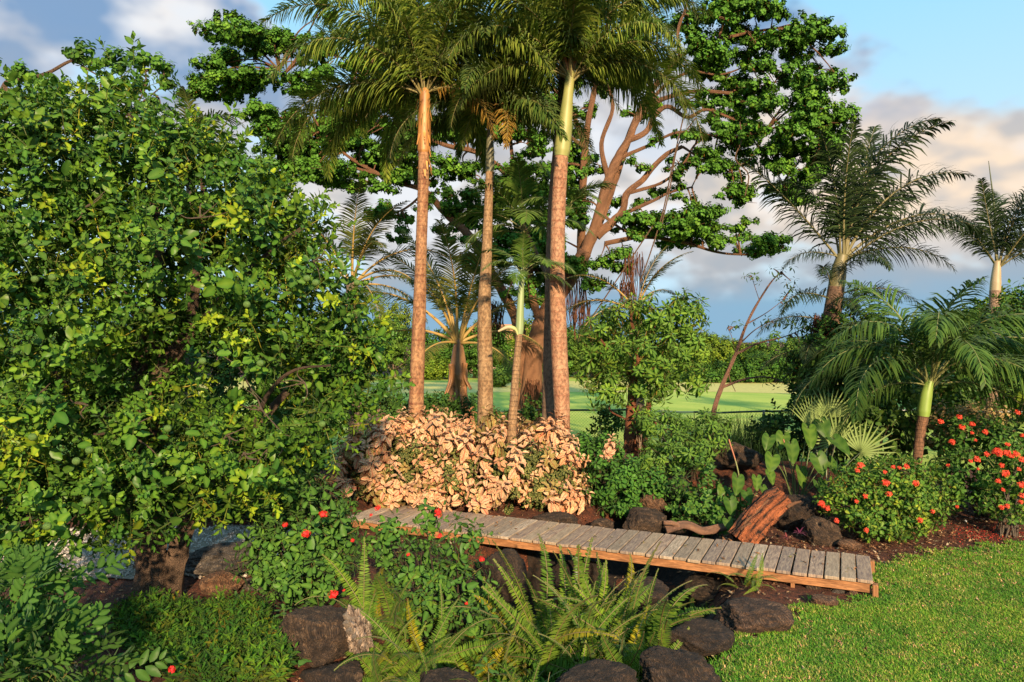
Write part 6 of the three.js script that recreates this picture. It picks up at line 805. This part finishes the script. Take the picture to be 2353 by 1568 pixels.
// ---------- chain-link fence ----------
{
  const d = 17.75, x0 = -9, x1 = 16, H = 1.2, o = thing('chain_link_fence', 'green-railed chain-link fence between the garden and the fairway', 'fence', V(x0, 0, -d)), green = new THREE.MeshStandardMaterial({ color: new THREE.Color().setRGB(0.02, 0.07, 0.05), roughness: 0.5, metalness: 0.2 }), zinc = new THREE.MeshStandardMaterial({ color: new THREE.Color().setRGB(0.3, 0.31, 0.29), roughness: 0.5, metalness: 0.7 });
  const rail = (a, b, m) => { const pts = []; for (let k = 0; k <= 40; k++) { const x = lerp(a, b, k / 40); pts.push(V(x - x0, H + 0.03 * Math.sin(x * 0.9) + 0.02 * noise2(x, 1), 0)); } const g = new GB().tube(pts, () => 0.024, 8, () => [1, 1, 1]).geo(); part('top_rail', g, m, o); };
  rail(x0, 8.5, green); rail(8.5, x1, zinc);
  const post = new THREE.CylinderGeometry(0.03, 0.03, H + 0.1, 12);
  for (let x = x0 + 0.4; x < x1; x += 2.45) part('post', post, zinc, o, V(x - x0, H / 2 - 0.02, 0.03));
  const g = new GB(), s = 0.075, th = 0.0022, c = [1, 1, 1];
  for (let x = x0 - H; x < x1; x += s) for (const dir of [-1, 1]) { const a = dir > 0 ? x : x + H, b = a + dir * H, z = dir * 0.003, n = th; const A = g.v(a - x0 - n, 0.02, z, c), B = g.v(a - x0 + n, 0.02, z, c), C = g.v(b - x0 + n, H, z, c), D = g.v(b - x0 - n, H, z, c), E = g.v(a - x0, 0.02, z + n * 1.7, c), F = g.v(b - x0, H, z + n * 1.7, c); g.q(A, B, C, D); g.q(A, E, F, D); g.q(B, E, F, C); }
  part('wire_mesh', g.geo(), new THREE.MeshStandardMaterial({ color: new THREE.Color().setRGB(0.035, 0.09, 0.06), roughness: 0.5, metalness: 0.3, side: THREE.DoubleSide }), o).userData.kind = 'stuff';
}
// ---------- trees and bushes across the fairway ----------
{
  const items = rosette(rng(700), { n: 12, len: 0.3, top: 0.8, bottom: -0.8 }), geos = [leafGeo({ L: 0.42, Wd: 0.17, seg: 3, col: [0.06, 0.115, 0.028], rib: [0.08, 0.14, 0.04] })], mats = tints([[1, 1, 1]], { through: 0.2, coat: 0.2 });
  const kinds = { bright: [1.5, 1.25, 0.8], mid: [1, 1, 1], deep: [0.6, 0.75, 0.7], olive: [1.7, 1.25, 0.9] };
  function farTree(name, label, px, d, lobes, n, seed, kind) {
    const r = rng(seed), fx = (px - CX) / FOCAL * d, base = V(fx, 0, -d), o = thing(name, label, name === 'far_bush' ? 'bush' : 'tree', base, 'trees and bushes across the fairway'), L = lobes.map(([x, y, rx, ry, dd = 0]) => lobe(x, y, rx, ry, d + dd)), col = barkCol([0.12, 0.08, 0.05], [0.3, 0.22, 0.15]);
    const trunk = L.reduce((a, l) => (l.c.y > a.c.y ? l : a)); part('trunk', branchGeo([V(0, -0.1, 0), V(0.2, trunk.c.y * 0.5, 0), trunk.c.clone().sub(base)], 0.16, 0.05, 8, col), bark, o);
    for (const l of L) part('limb', branchGeo([V(0, 0.3, 0), l.c.clone().sub(base).multiplyScalar(0.6), l.c.clone().sub(base)], 0.08, 0.03, 6, col, { seg: 8 }), bark, o);
    const pts = crownPoints(L, n, r, { fill: 0.5, lift: 0.4, ground: 0.1, rough: 0.4 }), m = new THREE.InstancedMesh(sprigGeo(items, geos, null), leafMat(kinds[kind], { through: 0, coat: 0.15 }), pts.length), M = new THREE.Matrix4(), c = new THREE.Color();
    pts.forEach((p, k) => { const y = p.out.clone().add(sphereDir(r).multiplyScalar(0.6)).normalize(), x = V(r() - 0.5, r() - 0.5, r() - 0.5).cross(y).normalize(), s = 0.6 + r() * 0.7; M.makeBasis(x, y, x.clone().cross(y)).scale(V(s, s, s)).setPosition(p.p.sub(base)); m.setMatrixAt(k, M); const b = 0.7 + r() * 0.6; m.setColorAt(k, c.setRGB(b * (0.9 + r() * 0.3), b, b)); });
    m.name = 'crown'; m.userData.kind = 'stuff'; o.add(m);
  }
  farTree('far_tree', 'dark green tree across the fairway behind the peeling palm', 905, 58, [[900, 785, 55, 50], [860, 800, 50, 50], [950, 800, 45, 45]], 600, 701, 'mid');
  farTree('far_tree', 'olive tree crown across the fairway seen behind the coconut fronds', 900, 62, [[905, 735, 36, 34], [880, 770, 40, 40]], 320, 702, 'olive');
  farTree('far_bush', 'yellow-green grassy bush on the far side of the fairway', 990, 55, [[990, 845, 34, 22], [960, 850, 24, 18], [1020, 852, 26, 16]], 320, 703, 'bright');
  farTree('far_tree', 'deep green tree across the fairway beside the coconut stem', 1090, 57, [[1080, 810, 50, 44], [1120, 785, 44, 44], [1020, 800, 44, 40]], 650, 704, 'deep');
  farTree('far_bush', 'round clipped bush alone on the far side of the fairway', 1142, 46, [[1142, 872, 19, 13]], 110, 705, 'mid');
  farTree('far_bush', 'low blue-green bush behind the round clipped bush', 1165, 52, [[1170, 860, 26, 16], [1195, 855, 24, 18]], 200, 706, 'mid');
  farTree('far_tree', 'bright green tree across the fairway behind the grey-ringed palm', 1180, 60, [[1165, 815, 40, 36], [1215, 790, 44, 50]], 450, 707, 'bright');
  farTree('far_tree', 'spreading green tree across the fairway behind the mango-leaved tree', 1360, 58, [[1340, 820, 60, 50], [1420, 830, 60, 50], [1380, 780, 50, 40]], 700, 708, 'mid');
  farTree('far_tree', 'dense green tree across the fairway behind the mango-leaved crown', 1520, 56, [[1500, 840, 60, 40], [1560, 830, 60, 50], [1480, 800, 50, 40]], 650, 709, 'mid');
  farTree('far_tree', 'sunlit yellow-green tree on the horizon beside the mango-leaved crown', 1650, 62, [[1640, 815, 60, 36], [1690, 820, 60, 34], [1620, 790, 36, 16]], 700, 710, 'bright');
  farTree('far_tree', 'broad dark tree across the fairway behind the slender pink tree', 1720, 52, [[1680, 868, 60, 34], [1750, 860, 60, 40], [1620, 880, 50, 26]], 700, 711, 'deep');
  farTree('far_tree', 'light green tree across the fairway between the slender tree and the royal palm', 1800, 57, [[1790, 820, 60, 44], [1850, 830, 60, 50], [1830, 870, 60, 40]], 800, 712, 'mid');
  farTree('far_tree', 'dense tree across the fairway behind the windswept royal palm', 1960, 52, [[1920, 850, 70, 60], [2000, 850, 70, 60], [1960, 890, 70, 30]], 900, 713, 'deep');
  farTree('far_tree', 'bright tree at the fence end behind the short palm crown', 2200, 30, [[2180, 830, 90, 90], [2270, 810, 90, 100], [2230, 890, 100, 50]], 900, 714, 'bright');
  farTree('far_tree', 'tangled light green tree at the garden edge beyond the pale royal palm', 2370, 26, [[2330, 790, 90, 100], [2420, 760, 90, 110], [2350, 890, 80, 50]], 900, 715, 'bright');
  farTree('far_tree', 'dark tree across the fairway behind the citrus crown', 740, 56, [[740, 800, 80, 60], [640, 800, 90, 70], [800, 830, 60, 40]], 800, 716, 'deep');
  farTree('far_tree', 'dark tree line end across the fairway beyond the citrus tree', 420, 56, [[480, 800, 110, 80], [330, 800, 110, 80], [180, 800, 110, 80], [30, 800, 110, 80]], 1200, 717, 'deep');
  farTree('far_tree', 'green tree across the fairway behind the trunk of the spreading tree', 1280, 60, [[1270, 830, 50, 40], [1300, 790, 44, 40]], 450, 718, 'mid');
}
// ---------- house across the fairway ----------
{
  const d = 74, c = W(1190, 840, d), o = thing('far_house', 'low peach house with a tiled roof beyond the far trees', 'house', V(c.x, 0, -d)), wall = new THREE.MeshStandardMaterial({ color: new THREE.Color().setRGB(0.6, 0.42, 0.26), roughness: 0.9 }), tileM = new THREE.MeshStandardMaterial({ color: new THREE.Color().setRGB(0.42, 0.22, 0.12), roughness: 0.9 }), glass = new THREE.MeshStandardMaterial({ color: new THREE.Color().setRGB(0.05, 0.06, 0.07), roughness: 0.15 });
  part('wall', chamferBox(12, 3, 7, 0.03), wall, o, V(0, 1.5, 0));
  const s = new THREE.Shape([[-6.6, 0], [6.6, 0], [4.2, 1.5], [-4.2, 1.5]].map(([x, y]) => new THREE.Vector2(x, y))); part('roof', new THREE.ExtrudeGeometry(s, { depth: 7.8, bevelEnabled: false }), tileM, o, V(0, 3.005, -3.9));
  for (const x of [-4, -1.2, 1.6, 4.2]) { const w = part('window', chamferBox(1.3, 1.1, 0.08, 0.01), wall, o, V(x, 1.7, 3.53)); part('pane', chamferBox(1.1, 0.9, 0.06, 0.005), glass, w, V(0, 0, 0.03)); }
}

// ---------- small things on the beds ----------
{
  const black = new THREE.MeshStandardMaterial({ color: new THREE.Color().setRGB(0.015, 0.015, 0.016), roughness: 0.5 });
  const hose = (label, list) => { const pts = list.map(([px, py]) => { const d = CAM_H * FOCAL / (py - CY), x = (px - CX) / FOCAL * d; return V(x, terrain(x, -d) + 0.02, -d); }), o = new THREE.Mesh(new GB().tube(smoothPath(pts, 40), () => 0.012, 8, () => [1, 1, 1]).geo(), black); o.name = numbered('garden_hose'); scene.add(o); tag(o, label, 'hose'); };
  hose('black irrigation hose lying on the mulch behind the rounded flowering shrub', [[2160, 1186], [2190, 1188], [2215, 1196], [2250, 1199], [2290, 1200], [2330, 1206]]);
  hose('black irrigation hose crossing the bare soil beyond the gravel path', [[440, 1190], [480, 1180], [530, 1178], [580, 1172], [640, 1170]]);
  const g = new THREE.SphereGeometry(0.0214, 24, 18), p = g.attributes.position; for (let k = 0; k < p.count; k++) { const v = V(p.getX(k), p.getY(k), p.getZ(k)), s = 1 - 0.02 * smooth(0.2, 0.6, noise3(v.x * 260, v.y * 260, v.z * 260)); p.setXYZ(k, v.x * s, v.y * s, v.z * s); } g.computeVertexNormals();
  const b = new THREE.Mesh(g, new THREE.MeshStandardMaterial({ color: new THREE.Color().setRGB(0.75, 0.75, 0.73), roughness: 0.4 })), q = W(2219, 1204, 11.6); b.name = 'golf_ball'; b.position.set(q.x, terrain(q.x, -11.6) + 0.022, -11.6); scene.add(b); tag(b, 'white golf ball lying on the mulch near the fallen petals', 'golf ball');
  const straps = (name, label, px, py, d, n, L, col, seed) => { const c = W(px, py, d), base = V(c.x, Math.max(terrain(c.x, -d), c.y), -d), o = thing(name, label, 'plant', base), r = rng(seed), geo = leafGeo({ L, Wd: L * 0.16, shape: 'strap', fold: 0.5, curl: 0.5, seg: 5, col, rib: col.map((v) => v * 1.3) }), m = leafMat([1, 1, 1], { raw: true }); for (let k = 0; k < n; k++) { const a = k * 2.4, e = 0.35 + r() * 0.8, l = part('leaf', geo, m, o); l.applyMatrix4(basis(V(0, 0, 0), V(Math.cos(a) * Math.cos(e), Math.sin(e), Math.sin(a) * Math.cos(e)), V(0, 1, 0), 0.7 + r() * 0.5)); } };
  straps('bromeliad', 'small pinkish purple strappy plant beside the brown boulder behind the planks', 1838, 1228, 10.3, 16, 0.13, [0.12, 0.02, 0.05], 671); straps('bromeliad', 'tiny red striped strappy plant next to the purple one behind the planks', 1808, 1238, 10.25, 12, 0.11, [0.22, 0.05, 0.05], 672);
  straps('spider_plant', 'small green strappy seedling behind the ground cover', 545, 1395, 7.9, 10, 0.22, [0.07, 0.16, 0.04], 673);
  for (const [label, px, py, d, seed] of [['young ixora seedling at the shoulder of the large boulder', 650, 1412, 7.0, 674], ['little leafy seedling growing between the dark boulders and the weeds', 1120, 1540, 5.9, 675]]) { const c = W(px, py, d), o = thing('seedling', label, 'plant', V(c.x, terrain(c.x, -d), -d)), m = leafMat([1, 1, 1]); for (const l of rosette(rng(seed), { n: 9, len: 0.05, top: 0.8, bottom: -0.1, s0: 0.8, s1: 0.5 })) { const f = part('leaf', ixGeo[0], m, o); f.applyMatrix4(new THREE.Matrix4().makeTranslation(0, c.y - terrain(c.x, -d), 0).multiply(l.m)); } part('stem', new GB().tube([V(0, -0.02, 0), V(0.01, (c.y - terrain(c.x, -d)) + 0.05, 0)], () => 0.005, 6, () => [0.1, 0.12, 0.05]).geo(), frondStem, o); }
}
// ---------- draw ----------
scene.traverse((o) => { if (o.isMesh) { o.castShadow = true; o.receiveShadow = true; } });
renderer.render(scene, camera);
